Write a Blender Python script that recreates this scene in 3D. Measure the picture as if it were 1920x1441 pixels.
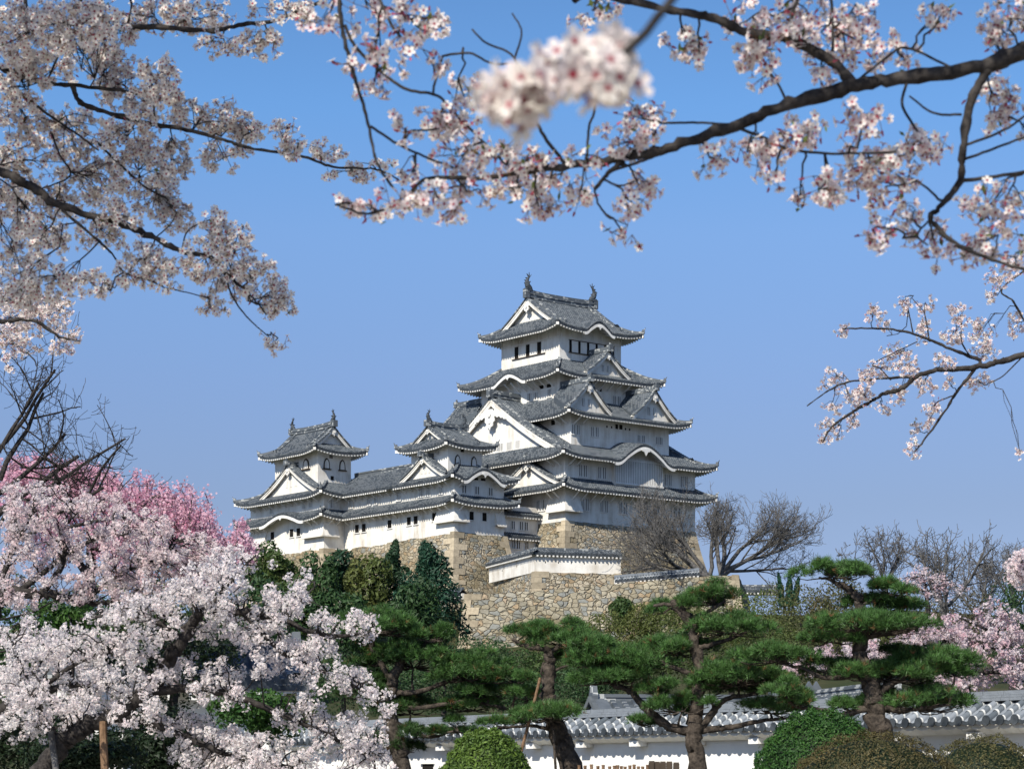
import bpy, math, random
import numpy as np
from math import pi, sin, cos, radians, sqrt, atan2

for _o in list(bpy.data.objects):
    bpy.data.objects.remove(_o)
SC = bpy.context.scene
COL = SC.collection
rng = np.random.default_rng(11)

# ------------------------------------------------------------------ camera
FPX = 4400.0            # focal length in pixels of the 1920 px wide photograph
cam_d = bpy.data.cameras.new("camera")
cam = bpy.data.objects.new("camera", cam_d)
COL.objects.link(cam)
cam.location = (0, 0, 1.6)
cam.rotation_euler = (pi / 2, 0, 0)
cam_d.sensor_width = 36.0
cam_d.lens = 36.0 * FPX / 1920.0
cam_d.shift_y = 739.5 / 1920.0
cam_d.clip_start = 0.05
cam_d.clip_end = 9000
cam_d.dof.use_dof = True
cam_d.dof.focus_distance = 250.0
cam_d.dof.aperture_fstop = 9.6
SC.camera = cam

# ------------------------------------------------------------------ sun, sky, exposure
SUN_DIR = np.array([-0.345, -0.66, 0.66]); SUN_DIR /= np.linalg.norm(SUN_DIR)   # towards the sun
sl = bpy.data.lights.new("sun", 'SUN')
sl.energy = 4.4
sl.angle = radians(0.5)
sl.color = (1.0, 0.94, 0.83)
sun = bpy.data.objects.new("sun", sl)
COL.objects.link(sun)
from mathutils import Vector
sun.rotation_euler = Vector(SUN_DIR).to_track_quat('Z', 'Y').to_euler()
world = bpy.data.worlds.new("World")
SC.world = world
world.use_nodes = True
wn = world.node_tree
wn.nodes.clear()
wo = wn.nodes.new("ShaderNodeOutputWorld")
wb = wn.nodes.new("ShaderNodeBackground")
ws = wn.nodes.new("ShaderNodeTexSky")
ws.sky_type = 'NISHITA'
ws.sun_disc = False
ws.sun_elevation = math.asin(SUN_DIR[2])
ws.sun_rotation = atan2(SUN_DIR[0], SUN_DIR[1])
ws.altitude = 0
ws.air_density = 1.0
ws.dust_density = 0.6
ws.ozone_density = 3.0
wb.inputs[1].default_value = 0.095
# the hazeless spring sky keeps its blue almost down to the horizon: look the sky up a little higher than true
wtc = wn.nodes.new("ShaderNodeTexCoord")
wadd = wn.nodes.new("ShaderNodeVectorMath"); wadd.operation = 'ADD'; wadd.inputs[1].default_value = (0, 0, 0.13)
wnr = wn.nodes.new("ShaderNodeVectorMath"); wnr.operation = 'NORMALIZE'
whs = wn.nodes.new("ShaderNodeHueSaturation"); whs.inputs['Saturation'].default_value = 1.0
wn.links.new(wtc.outputs['Generated'], wadd.inputs[0]); wn.links.new(wadd.outputs[0], wnr.inputs[0])
wn.links.new(wnr.outputs[0], ws.inputs[0]); wn.links.new(ws.outputs[0], whs.inputs['Color'])
# spring sky: deeper blue overhead, dull violet blue towards the horizon
wsx = wn.nodes.new("ShaderNodeSeparateXYZ"); wn.links.new(wtc.outputs['Generated'], wsx.inputs[0])
wrp = wn.nodes.new("ShaderNodeValToRGB")
_st = [(0.0, (.46, .36, .36)), (.115, (.45, .39, .385)), (.165, (.475, .455, .485)), (.225, (.495, .545, .60)), (.275, (.42, .57, .665)), (.45, (.24, .355, .46)), (1.0, (.18, .275, .38))]
while len(wrp.color_ramp.elements) < len(_st): wrp.color_ramp.elements.new(0.5)
for _e, (_p, _c) in zip(wrp.color_ramp.elements, _st): _e.position = _p; _e.color = _c + (1,)
wn.links.new(wsx.outputs[2], wrp.inputs[0])
wmx = wn.nodes.new("ShaderNodeMix"); wmx.data_type = 'RGBA'; wmx.blend_type = 'MULTIPLY'; wmx.inputs[0].default_value = 1.0
wn.links.new(whs.outputs[0], wmx.inputs[6]); wn.links.new(wrp.outputs[0], wmx.inputs[7])
wgn = wn.nodes.new("ShaderNodeVectorMath"); wgn.operation = 'SCALE'; wgn.inputs['Scale'].default_value = 2.0
wn.links.new(wmx.outputs[2], wgn.inputs[0])
wn.links.new(wgn.outputs[0], wb.inputs[0])
wn.links.new(wb.outputs[0], wo.inputs[0])
SC.view_settings.view_transform = 'Standard'
SC.view_settings.look = 'None'
SC.view_settings.exposure = 0.65
SC.view_settings.gamma = 1.0
SC.render.engine = 'CYCLES'
SC.cycles.max_bounces = 6
SC.cycles.diffuse_bounces = 3
SC.cycles.transmission_bounces = 3
SC.cycles.transparent_max_bounces = 4

# ------------------------------------------------------------------ materials
class NT:
    """small helper to write node trees"""
    def __init__(s, name, rough=0.8, spec=0.2):
        s.m = bpy.data.materials.new(name); s.m.use_nodes = True
        s.t = s.m.node_tree
        s.b = s.t.nodes['Principled BSDF']; s.out = s.t.nodes['Material Output']
        s.b.inputs['Roughness'].default_value = rough
        s.b.inputs['Specular IOR Level'].default_value = spec
    def n(s, typ, **kw):
        x = s.t.nodes.new(typ)
        for k, v in kw.items():
            if k.startswith('i_'):
                key = k[2:]
                x.inputs[int(key) if key.isdigit() else key].default_value = v
            else:
                setattr(x, k, v)
        return x
    def l(s, a, b): s.t.links.new(a, b)
    def coord(s, scale=(1, 1, 1), kind='Object'):
        g = s.n('ShaderNodeNewGeometry') if kind == 'Pos' else s.n('ShaderNodeTexCoord')
        mp = s.n('ShaderNodeMapping'); mp.inputs['Scale'].default_value = scale
        s.l(g.outputs['Position' if kind == 'Pos' else kind], mp.inputs[0])
        return mp.outputs[0]
    def noise(s, vec, scale, detail=4, rough=0.55):
        x = s.n('ShaderNodeTexNoise'); x.inputs['Scale'].default_value = scale
        x.inputs['Detail'].default_value = detail; x.inputs['Roughness'].default_value = rough
        s.l(vec, x.inputs['Vector']); return x.outputs['Fac']
    def ramp(s, fac, stops, interp='LINEAR'):
        r = s.n('ShaderNodeValToRGB'); r.color_ramp.interpolation = interp
        e = r.color_ramp.elements
        while len(e) < len(stops): e.new(0.5)
        for i, (p, c) in enumerate(stops):
            e[i].position = p
            e[i].color = (c, c, c, 1) if not isinstance(c, tuple) else c + (1,)
        s.l(fac, r.inputs[0]); return r.outputs[0]
    def mix(s, a, b, fac, mode='MIX'):
        x = s.n('ShaderNodeMix', data_type='RGBA', blend_type=mode)
        for v, idx in ((fac, 0), (a, 6), (b, 7)):
            if isinstance(v, (int, float)): x.inputs[idx].default_value = v
            elif isinstance(v, tuple): x.inputs[idx].default_value = v + (1,)
            else: s.l(v, x.inputs[idx])
        return x.outputs[2]
    def math(s, op, a, b=0.0, c=0.0):
        x = s.n('ShaderNodeMath', operation=op)
        for i, v in enumerate((a, b, c)):
            if isinstance(v, (int, float)): x.inputs[i].default_value = v
            else: s.l(v, x.inputs[i])
        return x.outputs[0]
    def bump(s, h, strength=0.5, dist=0.1):
        x = s.n('ShaderNodeBump'); x.inputs['Strength'].default_value = strength
        x.inputs['Distance'].default_value = dist
        s.l(h, x.inputs['Height']); s.l(x.outputs[0], s.b.inputs['Normal'])
    def base(s, c):
        if isinstance(c, tuple): s.b.inputs['Base Color'].default_value = c + (1,)
        else: s.l(c, s.b.inputs['Base Color'])
    def tint(s):
        a = s.n('ShaderNodeAttribute', attribute_name='tint'); return a.outputs['Color']
    def translucent(s, col, fac):
        """leaf / petal: part of the light passes through"""
        tr = s.n('ShaderNodeBsdfTranslucent'); mx = s.n('ShaderNodeMixShader')
        mx.inputs[0].default_value = fac
        if isinstance(col, tuple): tr.inputs[0].default_value = col + (1,)
        else: s.l(col, tr.inputs[0])
        s.l(s.b.outputs[0], mx.inputs[1]); s.l(tr.outputs[0], mx.inputs[2])
        s.l(mx.outputs[0], s.out.inputs[0])

M = {}
def m_plaster(name, c, dirt, amount):
    k = NT(name, 0.85, 0.15)
    p = k.coord(kind='Pos')
    a = k.noise(p, 0.35, 5, 0.6)
    st = k.coord((0.9, 0.9, 0.12), 'Pos')
    b = k.noise(st, 1.3, 4, 0.65)
    f = k.math('MULTIPLY', k.ramp(a, [(0.32, 0.0), (0.64, 1.0)]), k.ramp(b, [(0.35, 0.15), (0.7, 1.0)]))
    col = k.mix(c, dirt, k.math('MULTIPLY', f, amount))
    fine = k.noise(p, 6.0, 3)
    col = k.mix(col, dirt, k.math('MULTIPLY', k.ramp(fine, [(0.62, 0.0), (0.75, 1.0)]), 0.35 * amount))
    k.base(col); k.bump(fine, 0.15, 0.03)
    M[name] = k.m
m_plaster('plaster', (0.76, 0.74, 0.69), (0.44, 0.39, 0.32), 1.0)
m_plaster('plaster_near', (0.80, 0.79, 0.76), (0.56, 0.52, 0.46), 0.45)
m_plaster('trim', (0.74, 0.73, 0.695), (0.46, 0.43, 0.39), 0.8)

def m_tile(name, dark, light, plaster, pscale):
    k = NT(name, 0.65, 0.2)
    uv = k.coord((1, 1, 1), 'UV')
    sx = k.n('ShaderNodeSeparateXYZ'); k.l(uv, sx.inputs[0])
    fu = k.math('FRACT', sx.outputs[0]); fv = k.math('FRACT', sx.outputs[1])
    cell = k.n('ShaderNodeTexWhiteNoise', noise_dimensions='2D')
    fl = k.n('ShaderNodeCombineXYZ')
    k.l(k.math('FLOOR', sx.outputs[0]), fl.inputs[0]); k.l(k.math('FLOOR', sx.outputs[1]), fl.inputs[1])
    k.l(fl.outputs[0], cell.inputs[0])
    p = k.coord(kind='Pos')
    big = k.noise(p, 0.5, 5, 0.6)
    col = k.mix(dark, light, k.ramp(cell.outputs['Value'], [(0.1, 0.0), (0.95, 1.0)]))
    col = k.mix(col, tuple(x * 1.9 for x in light), k.math('MULTIPLY', k.ramp(big, [(0.45, 0.0), (0.75, 1.0)]), 0.22))
    rnd = k.math('GREATER_THAN', fu, 0.46)
    jt = k.math('LESS_THAN', fv, pscale)
    keep = k.math('GREATER_THAN', cell.outputs['Value'], 0.36 if name == 'tile' else 0.12)
    f = k.math('MULTIPLY', k.math('MULTIPLY', rnd, jt), k.math('MULTIPLY', keep, 0.9))
    col = k.mix(col, plaster, f)
    k.base(col)
    st = k.math('ADD', k.math('MULTIPLY', fv, 0.4), k.noise(p, 9.0, 2))
    k.bump(st, 0.5, 0.04)
    M[name] = k.m
m_tile('tile', (0.044, 0.054, 0.066), (0.074, 0.087, 0.101), (0.27, 0.28, 0.285), 0.20)
m_tile('tile_near', (0.075, 0.09, 0.105), (0.19, 0.21, 0.235), (0.55, 0.55, 0.53), 0.22)

k = NT('tile_dark', 0.6, 0.3)
p = k.coord(kind='Pos')
k.base(k.mix((0.022, 0.028, 0.035), (0.075, 0.086, 0.098), k.ramp(k.noise(p, 2.5, 4), [(0.35, 0.0), (0.7, 1.0)])))
k.bump(k.noise(p, 5.0, 3), 0.4, 0.05)
M['tile_dark'] = k.m

k = NT('ridge_tile', 0.6, 0.3)          # stacked ridge tiles with white joint lines
p = k.coord(kind='Pos'); sx = k.n('ShaderNodeSeparateXYZ'); k.l(p, sx.inputs[0])
w = k.n('ShaderNodeTexWhiteNoise'); vs = k.n('ShaderNodeVectorMath', operation='SNAP')
vs.inputs[1].default_value = (0.4, 0.4, 0.2); k.l(p, vs.inputs[0]); k.l(vs.outputs[0], w.inputs[0])
k.base(k.mix(k.mix((0.05, 0.06, 0.07), (0.13, 0.145, 0.16), k.noise(p, 3.0, 3)), (0.36, 0.37, 0.36),
             k.math('MULTIPLY', k.math('GREATER_THAN', w.outputs['Value'], 0.80), 0.85)))
M['ridge_tile'] = k.m

k = NT('dark_opening', 0.9, 0.1); k.base((0.018, 0.016, 0.014)); M['dark_opening'] = k.m
k = NT('pane_grey', 0.8, 0.1)
p = k.coord(kind='Pos'); k.base(k.mix((0.10, 0.10, 0.095), (0.22, 0.21, 0.19), k.noise(p, 4, 3))); M['pane_grey'] = k.m
k = NT('dark_timber', 0.7, 0.2)
p = k.coord((6, 6, 1), 'Pos'); k.base(k.mix((0.03, 0.022, 0.016), (0.08, 0.06, 0.042), k.noise(p, 2, 4))); M['dark_timber'] = k.m

def m_stone(name, sc, c1, c2, c3, gap):
    k = NT(name, 0.92, 0.12)
    p0 = k.coord((0.85, 0.85, 1.25), 'Pos')
    dn = k.n('ShaderNodeTexNoise'); dn.inputs['Scale'].default_value = 0.9; dn.inputs['Detail'].default_value = 3
    k.l(p0, dn.inputs['Vector'])
    sub = k.n('ShaderNodeVectorMath', operation='SUBTRACT'); sub.inputs[1].default_value = (0.5, 0.5, 0.5)
    k.l(dn.outputs['Color'], sub.inputs[0])
    sc_ = k.n('ShaderNodeVectorMath', operation='SCALE'); sc_.inputs['Scale'].default_value = 0.55
    k.l(sub.outputs[0], sc_.inputs[0])
    ad = k.n('ShaderNodeVectorMath', operation='ADD'); k.l(p0, ad.inputs[0]); k.l(sc_.outputs[0], ad.inputs[1])
    rot = k.n('ShaderNodeMapping'); rot.inputs['Rotation'].default_value = (0, 0, -0.686); k.l(ad.outputs[0], rot.inputs[0])
    vor = k.n('ShaderNodeTexVoronoi', feature='F1', distance='MINKOWSKI'); v2 = k.n('ShaderNodeTexVoronoi', feature='F2', distance='MINKOWSKI')
    for x in (vor, v2):
        x.inputs['Scale'].default_value = sc; x.inputs['Exponent'].default_value = 3.2; x.inputs['Randomness'].default_value = 0.92
        k.l(rot.outputs[0], x.inputs['Vector'])
    edge = k.math('SUBTRACT', v2.outputs['Distance'], vor.outputs['Distance'])
    sp = k.n('ShaderNodeSeparateColor'); k.l(vor.outputs['Color'], sp.inputs[0])
    col = k.mix(c1, c2, k.ramp(sp.outputs[0], [(0.1, 0.0), (0.9, 1.0)]))
    col = k.mix(col, c3, k.ramp(sp.outputs[1], [(0.74, 0.0), (0.82, 1.0)]))
    col = k.mix(col, (0.40, 0.29, 0.18), k.ramp(sp.outputs[2], [(0.84, 0.0), (0.9, 0.7)]))
    fine = k.noise(p0, 2.6, 6, 0.65)
    col = k.mix(col, (0.10, 0.085, 0.065), k.math('MULTIPLY', k.ramp(fine, [(0.48, 0.0), (0.75, 1.0)]), 0.6))
    big = k.noise(p0, 0.16, 3)
    col = k.mix(col, k.mix(col, (0.62, 0.60, 0.52), 1.0, 'MULTIPLY'), k.ramp(big, [(0.42, 0.0), (0.62, 1.0)]))
    g = k.ramp(k.math('ADD', edge, k.math('MULTIPLY', k.math('SUBTRACT', fine, 0.5), 0.10)), [(gap * 0.5, 0.0), (gap * 4.0, 1.0)])
    col = k.mix((0.155, 0.128, 0.09), col, g)
    k.base(col)
    h = k.math('ADD', k.math('MULTIPLY', k.ramp(edge, [(0.0, 0.0), (0.16, 1.0)]), 1.0), k.math('MULTIPLY', fine, 0.45))
    h = k.math('ADD', h, k.math('MULTIPLY', sp.outputs[2], 0.5))
    k.bump(h, 0.7, 0.3)
    M[name] = k.m
m_stone('stone', 1.6, (0.33, 0.28, 0.20), (0.45, 0.40, 0.31), (0.27, 0.275, 0.255), 0.014)
m_stone('stone_grey', 1.4, (0.28, 0.245, 0.175), (0.41, 0.37, 0.285), (0.25, 0.255, 0.235), 0.014)
k = NT('quoin', 0.9, 0.12)
p = k.coord(kind='Pos'); f = k.noise(p, 2.2, 6, 0.65)
k.base(k.mix(k.mix((0.42, 0.355, 0.255), (0.26, 0.22, 0.16), k.ramp(f, [(0.4, 0.0), (0.72, 1.0)])), k.tint(), 1.0, 'MULTIPLY'))
M['quoin'] = k.m

# ------------------------------------------------------------------ mesh builder
class MB:
    """collects geometry; build() links it as ONE mesh object"""
    def __init__(s): s.V = []; s.n = 0; s.F = []
        # F entries: (faces n x k, material index, uv n x k x 2 or None)
    def add(s, V, F=None, mi=0, uv=None, tint=None):
        V = np.asarray(V, float).reshape(-1, 3); F = np.asarray(F, int)
        s.F.append((F + s.n, mi, uv)); s.V.append((V, tint)); s.n += len(V)
    def quad(s, a, b, c, d, mi=0): s.add([a, b, c, d], [[0, 1, 2, 3]], mi)
    def grid(s, P, mi=0, UV=None, wrap=False):
        P = np.asarray(P, float); a, b = P.shape[:2]
        i = np.arange(a * b).reshape(a, b)
        if wrap: i = np.concatenate([i, i[:, :1]], 1)
        q = np.stack([i[:-1, :-1], i[1:, :-1], i[1:, 1:], i[:-1, 1:]], -1).reshape(-1, 4)
        uv = None if UV is None else UV.reshape(-1, 2)[q]
        s.add(P.reshape(-1, 3), q, mi, uv)
    def box(s, c, sx, sy, sz, ax=None, mi=0):
        A = np.eye(3) if ax is None else np.asarray(ax, float)
        K = np.array([[x, y, z] for z in (-.5, .5) for y in (-.5, .5) for x in (-.5, .5)]) * [sx, sy, sz]
        s.add(np.asarray(c) + K @ A, BOXF, mi)
    def hexa(s, P8, mi=0): s.add(P8, BOXF, mi)
    def prism(s, poly, d, mi=0):
        """planar polygon (list of 3-D points) extruded by vector d"""
        P = np.asarray(poly, float); n = len(P)
        V = np.concatenate([P, P + np.asarray(d, float)])
        s.n0 = s.n
        s.V.append((V, None))
        i = np.arange(n); j = (i + 1) % n
        s.F.append((np.stack([i, j, j + n, i + n], -1) + s.n, mi, None))
        s.F.append((i[None, ::-1] + s.n, mi, None)); s.F.append((i[None] + n + s.n, mi, None))
        s.n += 2 * n
    def tube(s, P, R, k=6, mi=0, cap=True):
        P = np.asarray(P, float); n = len(P); R = np.broadcast_to(np.asarray(R, float), (n,))
        T = np.gradient(P, axis=0); T /= np.linalg.norm(T, axis=1)[:, None] + 1e-9
        ref = np.array([0, 0, 1.0]) if abs(T[0, 2]) < 0.8 else np.array([1.0, 0, 0])
        A = np.empty_like(T); c = np.cross(T[0], ref)
        for i in range(n):                       # carry the section along without twisting
            c = c - T[i] * (c @ T[i]); c = c / (sqrt(c @ c) + 1e-9); A[i] = c
        B = np.cross(T, A)
        a = np.arange(k) * 2 * pi / k
        G = P[:, None] + R[:, None, None] * (np.cos(a)[None, :, None] * A[:, None] + np.sin(a)[None, :, None] * B[:, None])
        s.grid(G, mi, None, True)
    def sweep(s, P, w, h, off=0.0, mi=0, up=(0, 0, 1)):
        """box section w x h swept along P, its bottom `off` above the path"""
        P = np.asarray(P, float); T = np.gradient(P, axis=0)
        up = np.asarray(up, float)
        S = np.cross(T, up); S /= np.linalg.norm(S, axis=1)[:, None] + 1e-9
        a = P - S * w / 2 + up * off; b = P + S * w / 2 + up * off
        G = np.stack([a, b, b + up * h, a + up * h], 1)
        s.grid(G, mi, None, True)
        n = len(P)
        for e in (0, n - 1): s.quad(*G[e], mi)
    def build(s, name, mats, parent=None, L=None, xf=None, smooth=False):
        V = np.concatenate([v for v, _ in s.V])
        if xf is not None: V = xf(V)
        o = bpy.data.objects.new(name, None) if s.n == 0 else None
        if L is None: L = np.array(parent['_L']) if parent is not None and '_L' in parent else np.zeros(3)
        V = V - np.asarray(L)
        me = bpy.data.meshes.new(name)
        loops = np.concatenate([f.reshape(-1) for f, _, _ in s.F])
        tot = np.concatenate([np.full(f.shape[0], f.shape[1]) for f, _, _ in s.F])
        st = np.concatenate([[0], np.cumsum(tot)[:-1]])
        me.vertices.add(len(V)); me.vertices.foreach_set('co', V.astype(np.float32).ravel())
        me.loops.add(len(loops)); me.loops.foreach_set('vertex_index', loops.astype(np.int32))
        me.polygons.add(len(tot)); me.polygons.foreach_set('loop_start', st.astype(np.int32))
        me.polygons.foreach_set('loop_total', tot.astype(np.int32))
        if not isinstance(mats, (list, tuple)): mats = [mats]
        for x in mats: me.materials.append(M[x])
        if len(mats) > 1:
            mi = np.concatenate([np.full(f.shape[0], m_) for f, m_, _ in s.F])
            me.polygons.foreach_set('material_index', mi.astype(np.int32))
        me.polygons.foreach_set('use_smooth', np.full(len(tot), smooth))
        me.update(calc_edges=True)
        if any(u is not None for _, _, u in s.F):
            U = np.concatenate([(u.reshape(-1, 2) if u is not None else np.full((f.size, 2), 0.05)) for f, _, u in s.F])
            lay = me.uv_layers.new(name='uv'); lay.data.foreach_set('uv', U.astype(np.float32).ravel())
        if any(t is not None for _, t in s.V):
            Tn = np.concatenate([(np.broadcast_to(t, (len(v), 3)) if t is not None else np.ones((len(v), 3))) for v, t in s.V])
            Tn = np.concatenate([Tn, np.ones((len(Tn), 1))], 1)
            at = me.attributes.new('tint', 'FLOAT_COLOR', 'POINT'); at.data.foreach_set('color', Tn.astype(np.float32).ravel())
        ob = bpy.data.objects.new(name, me); COL.objects.link(ob)
        if parent is not None: ob.parent = parent; ob['_L'] = list(map(float, L))
        else: ob.location = L; ob['_L'] = list(map(float, L))
        return ob
class Pieces:
    """a set of MBs: start(name) opens a new piece, which becomes an object of its own"""
    def __init__(s): s.L = []
    def start(s, name): s.L.append((name, MB())); return s
    def __getattr__(s, k): return getattr(s.L[-1][1], k)
    def build(s, mats, parent, xf=None):
        for nm, mb in s.L:
            if mb.n: mb.build(nm, mats, parent, xf=xf)
BOXF = [[0, 2, 3, 1], [4, 5, 7, 6], [0, 1, 5, 4], [2, 6, 7, 3], [0, 4, 6, 2], [1, 3, 7, 5]]

def thing(name, L, label, cat, group=None):
    o = bpy.data.objects.new(name, None); COL.objects.link(o)
    o.location = L; o['_L'] = list(map(float, L)); o['label'] = label; o['category'] = cat
    o.empty_display_size = 0.5
    if group: o['group'] = group
    return o
def tag(o, label, cat, group=None):
    o['label'] = label; o['category'] = cat
    if group: o['group'] = group
    return o
def struct(o): o['kind'] = 'structure'; return o
def at(px, py, Y):
    """world point seen at photograph pixel (px, py) when it stands Y metres away"""
    return np.array([(px - 960.0) * Y / FPX, Y, 1.6 + (1460.0 - py) * Y / FPX])
# ================================================================== THE CASTLE
# all castle buildings share one plan grid: u runs along the right hand (long) faces, v along the sunny left hand faces
UV0 = np.array([7.5, 330.0])
DU = np.array([0.7739573, 0.6332378]); DV = np.array([-0.6332378, 0.7739573])
def CF(V):
    V = np.asarray(V, float)
    xy = UV0 + V[..., 0:1] * DU + V[..., 1:2] * DV
    return np.concatenate([xy, V[..., 2:3]], -1)
def cf(u, v, z): return CF(np.array([u, v, z]))

PIT = 0.37
def side(T, E, mid, n, H, zf, dm, o, x0=None, x1=None, rows=8, eave=True, raf=0.55, ex0=None, ex1=None, d0=None):
    """one roof slope: tiles run from the eave (d=0) up to d=dm(x); mid = middle of the eave line, n = outward"""
    n = np.array(n, float); t = np.array([-n[1], n[0]]); mid = np.array(mid, float)
    x0 = -H if x0 is None else x0; x1 = H if x1 is None else x1
    k = max(2, int(round((x1 - x0) / PIT))); pit = (x1 - x0) / k
    fr = np.array([0.0, 0.42, 0.5, 0.92])
    xs = (x0 + (np.arange(k)[:, None] + fr[None]) * pit).ravel(); bp = np.tile([0, 0, 0.13, 0.13], k)
    xs = np.append(xs, x1); bp = np.append(bp, 0)
    tt = np.linspace(0, 1, rows + 1)
    a0 = d0(xs)[:, None] if d0 is not None else 0.0
    d = a0 + (dm(xs)[:, None] - a0) * tt[None]
    X = xs[:, None] + 0 * d
    Z = zf(X, d) + bp[:, None] * np.clip(1.5 - tt, 0.4, 1)[None]
    def pt(X, d, Z): return np.concatenate([mid + X[..., None] * t - d[..., None] * n, Z[..., None]], -1)
    uvm = np.stack([(X - x0) / pit + 1e-3, d / 0.33], -1)
    T.grid(pt(X, d, Z), 0, uvm)
    if d0 is not None:      # valley flashing down into the roof below
        q = pt(X, d, Z)[:, 0]; T.grid(np.stack([q, q - [0, 0, 1.0]], 1), 0, np.full((len(xs), 2, 2), 0.2))
    if not eave: return
    e0 = x0 if ex0 is None else ex0; e1 = x1 if ex1 is None else ex1
    # tile front edge (dark, scalloped by the tiles), fascia, soffit, rafters
    z0 = zf(xs, 0 * xs)
    dmin = 0 * xs
    top = pt(xs, dmin, z0 + bp); low = pt(xs, dmin + 0.03, z0 - 0.30)
    T.grid(np.stack([top, low], 1), 1, np.full((len(xs), 2, 2), 0.2) + [0, 0.3])
    m_ = max(8, int((e1 - e0) / 0.4)); xe = np.linspace(e0, e1, m_ + 1); ze = zf(xe, 0 * xe)
    r = 0.30
    lim = np.minimum(np.clip(H - np.abs(xe), 0, 99) if ex0 is None else 99 + 0 * xe, o + 0.3)
    rows_ = [(0.10, -0.29), (0.10, -0.36)]
    G = [pt(xe, 0 * xe + a, ze + b) for a, b in rows_]
    G.append(pt(xe, np.maximum(lim, 0.05), ze - 0.36 + r * np.maximum(lim - 0.05, 0)))
    E.grid(np.stack(G, 1))
    nr = int((e1 - e0) / raf)
    for x in np.linspace(e0 + 0.2, e1 - 0.2, nr + 1):
        L = min(o, (H - abs(x) - 0.1) if ex0 is None else 99)
        if L < 0.25: continue
        z = float(zf(np.array([x]), np.array([0.0]))[0])
        w = 0.11
        P = []
        for (dd, zz) in ((0.05, z - 0.55), (L, z - 0.55 + r * L)):
            for h in (0, 0.2):
                for sx in (-w, w): P.append(np.append(mid + (x + sx) * t - dd * n, zz + h))
        E.add(P, [[0, 1, 3, 2], [4, 6, 7, 5], [0, 4, 5, 1], [2, 3, 7, 6], [0, 2, 6, 4], [1, 5, 7, 3]])

def bell(q):
    q = np.clip(np.abs(q), 0, 1)
    return (0.5 + 0.5 * np.cos(pi * q)) ** 1.15 - 0.10 * np.sin(pi * np.clip((q - 0.55) / 0.45, 0, 1))
def prof(w): return 0.74 * w + 0.26 * w * w
def with_kara(zf, ze, kara, nat=0.16):
    if not kara: return zf
    xc, hw, h = kara
    def g(x, d):
        b = zf(x, d); q = (x - xc) / hw
        zk = ze + h * bell(q) + nat * d
        return np.where(np.abs(q) < 1, np.maximum(np.where(d < 0.01, ze + h * bell(q), b), zk), b)
    return g

def corner_ridge(R, W, pts, w=0.42, h=0.34):
    R.start('hip_ridge'); P = np.array(pts); R.sweep(P, w, h, 0.02)
    a, b = P[0], P[1]; dirn = (a - b) / np.linalg.norm(a - b)
    # upturned end tile and white rafter end block
    R.hexa([a + dirn * x + [0, 0, z] + np.array([-dirn[1], dirn[0], 0]) * y for z in (0.0, 0.62) for y in (-0.16, 0.16) for x in (-0.25, 0.12)])
    R.sweep([a + dirn * 0.05 + [0, 0, 0.5], a + dirn * 0.25 + [0, 0, 0.75]], 0.12, 0.16)
    W.hexa([a + dirn * x + [0, 0, z] + np.array([-dirn[1], dirn[0], 0]) * y for z in (-0.62, -0.22) for y in (-0.2, 0.2) for x in (-0.6, -0.02)])

def hip_roof(T, E, R, cu, cv, a, b, o, ze, an, bn, zt, lift=0.6, kara={}, sides='RLFB', acu=0.0):
    """ring roof round a body a x b (half sizes) below a narrower storey an x bn. sides: L(-u) R(-v) F(+u) B(+v)"""
    A = a + o; B = b + o
    S = {'L': ((cu - A, cv), (-1, 0), B, A - an, B - bn), 'F': ((cu + A, cv), (1, 0), B, A - an, B - bn),
         'R': ((cu, cv - B), (0, -1), A, B - bn, A - an), 'B': ((cu, cv + B), (0, 1), A, B - bn, A - an)}
    for sd in sides:
        mid, n, H, D, hp = S[sd]
        def base(x, d, H=H, D=D):
            w = np.clip(d / D, 0, 1.2)
            return ze + (zt - ze) * prof(w) + lift * np.clip(1 - (H - np.abs(x)) / 4.5, 0, 1) ** 2 * (1 - np.clip(w, 0, 1))
        zf = with_kara(base, ze, kara.get(sd))
        side(T, E, mid, n, H, zf, lambda x, H=H, D=D, hp=hp: D * np.clip((H - np.abs(x)) / hp, 0, 1), o)
    for su, sv in ((-1, -1), (-1, 1), (1, -1), (1, 1)):
        pts = []
        for w in np.linspace(0, 1, 8):
            z = ze + (zt - ze) * prof(w) + lift * np.clip(1 - w * (B - bn) / 4.5, 0, 1) ** 2 * (1 - w)
            pts.append((cu + su * (A - w * (A - an)), cv + sv * (B - w * (B - bn)), z))
        corner_ridge(R, E, pts)

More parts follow.
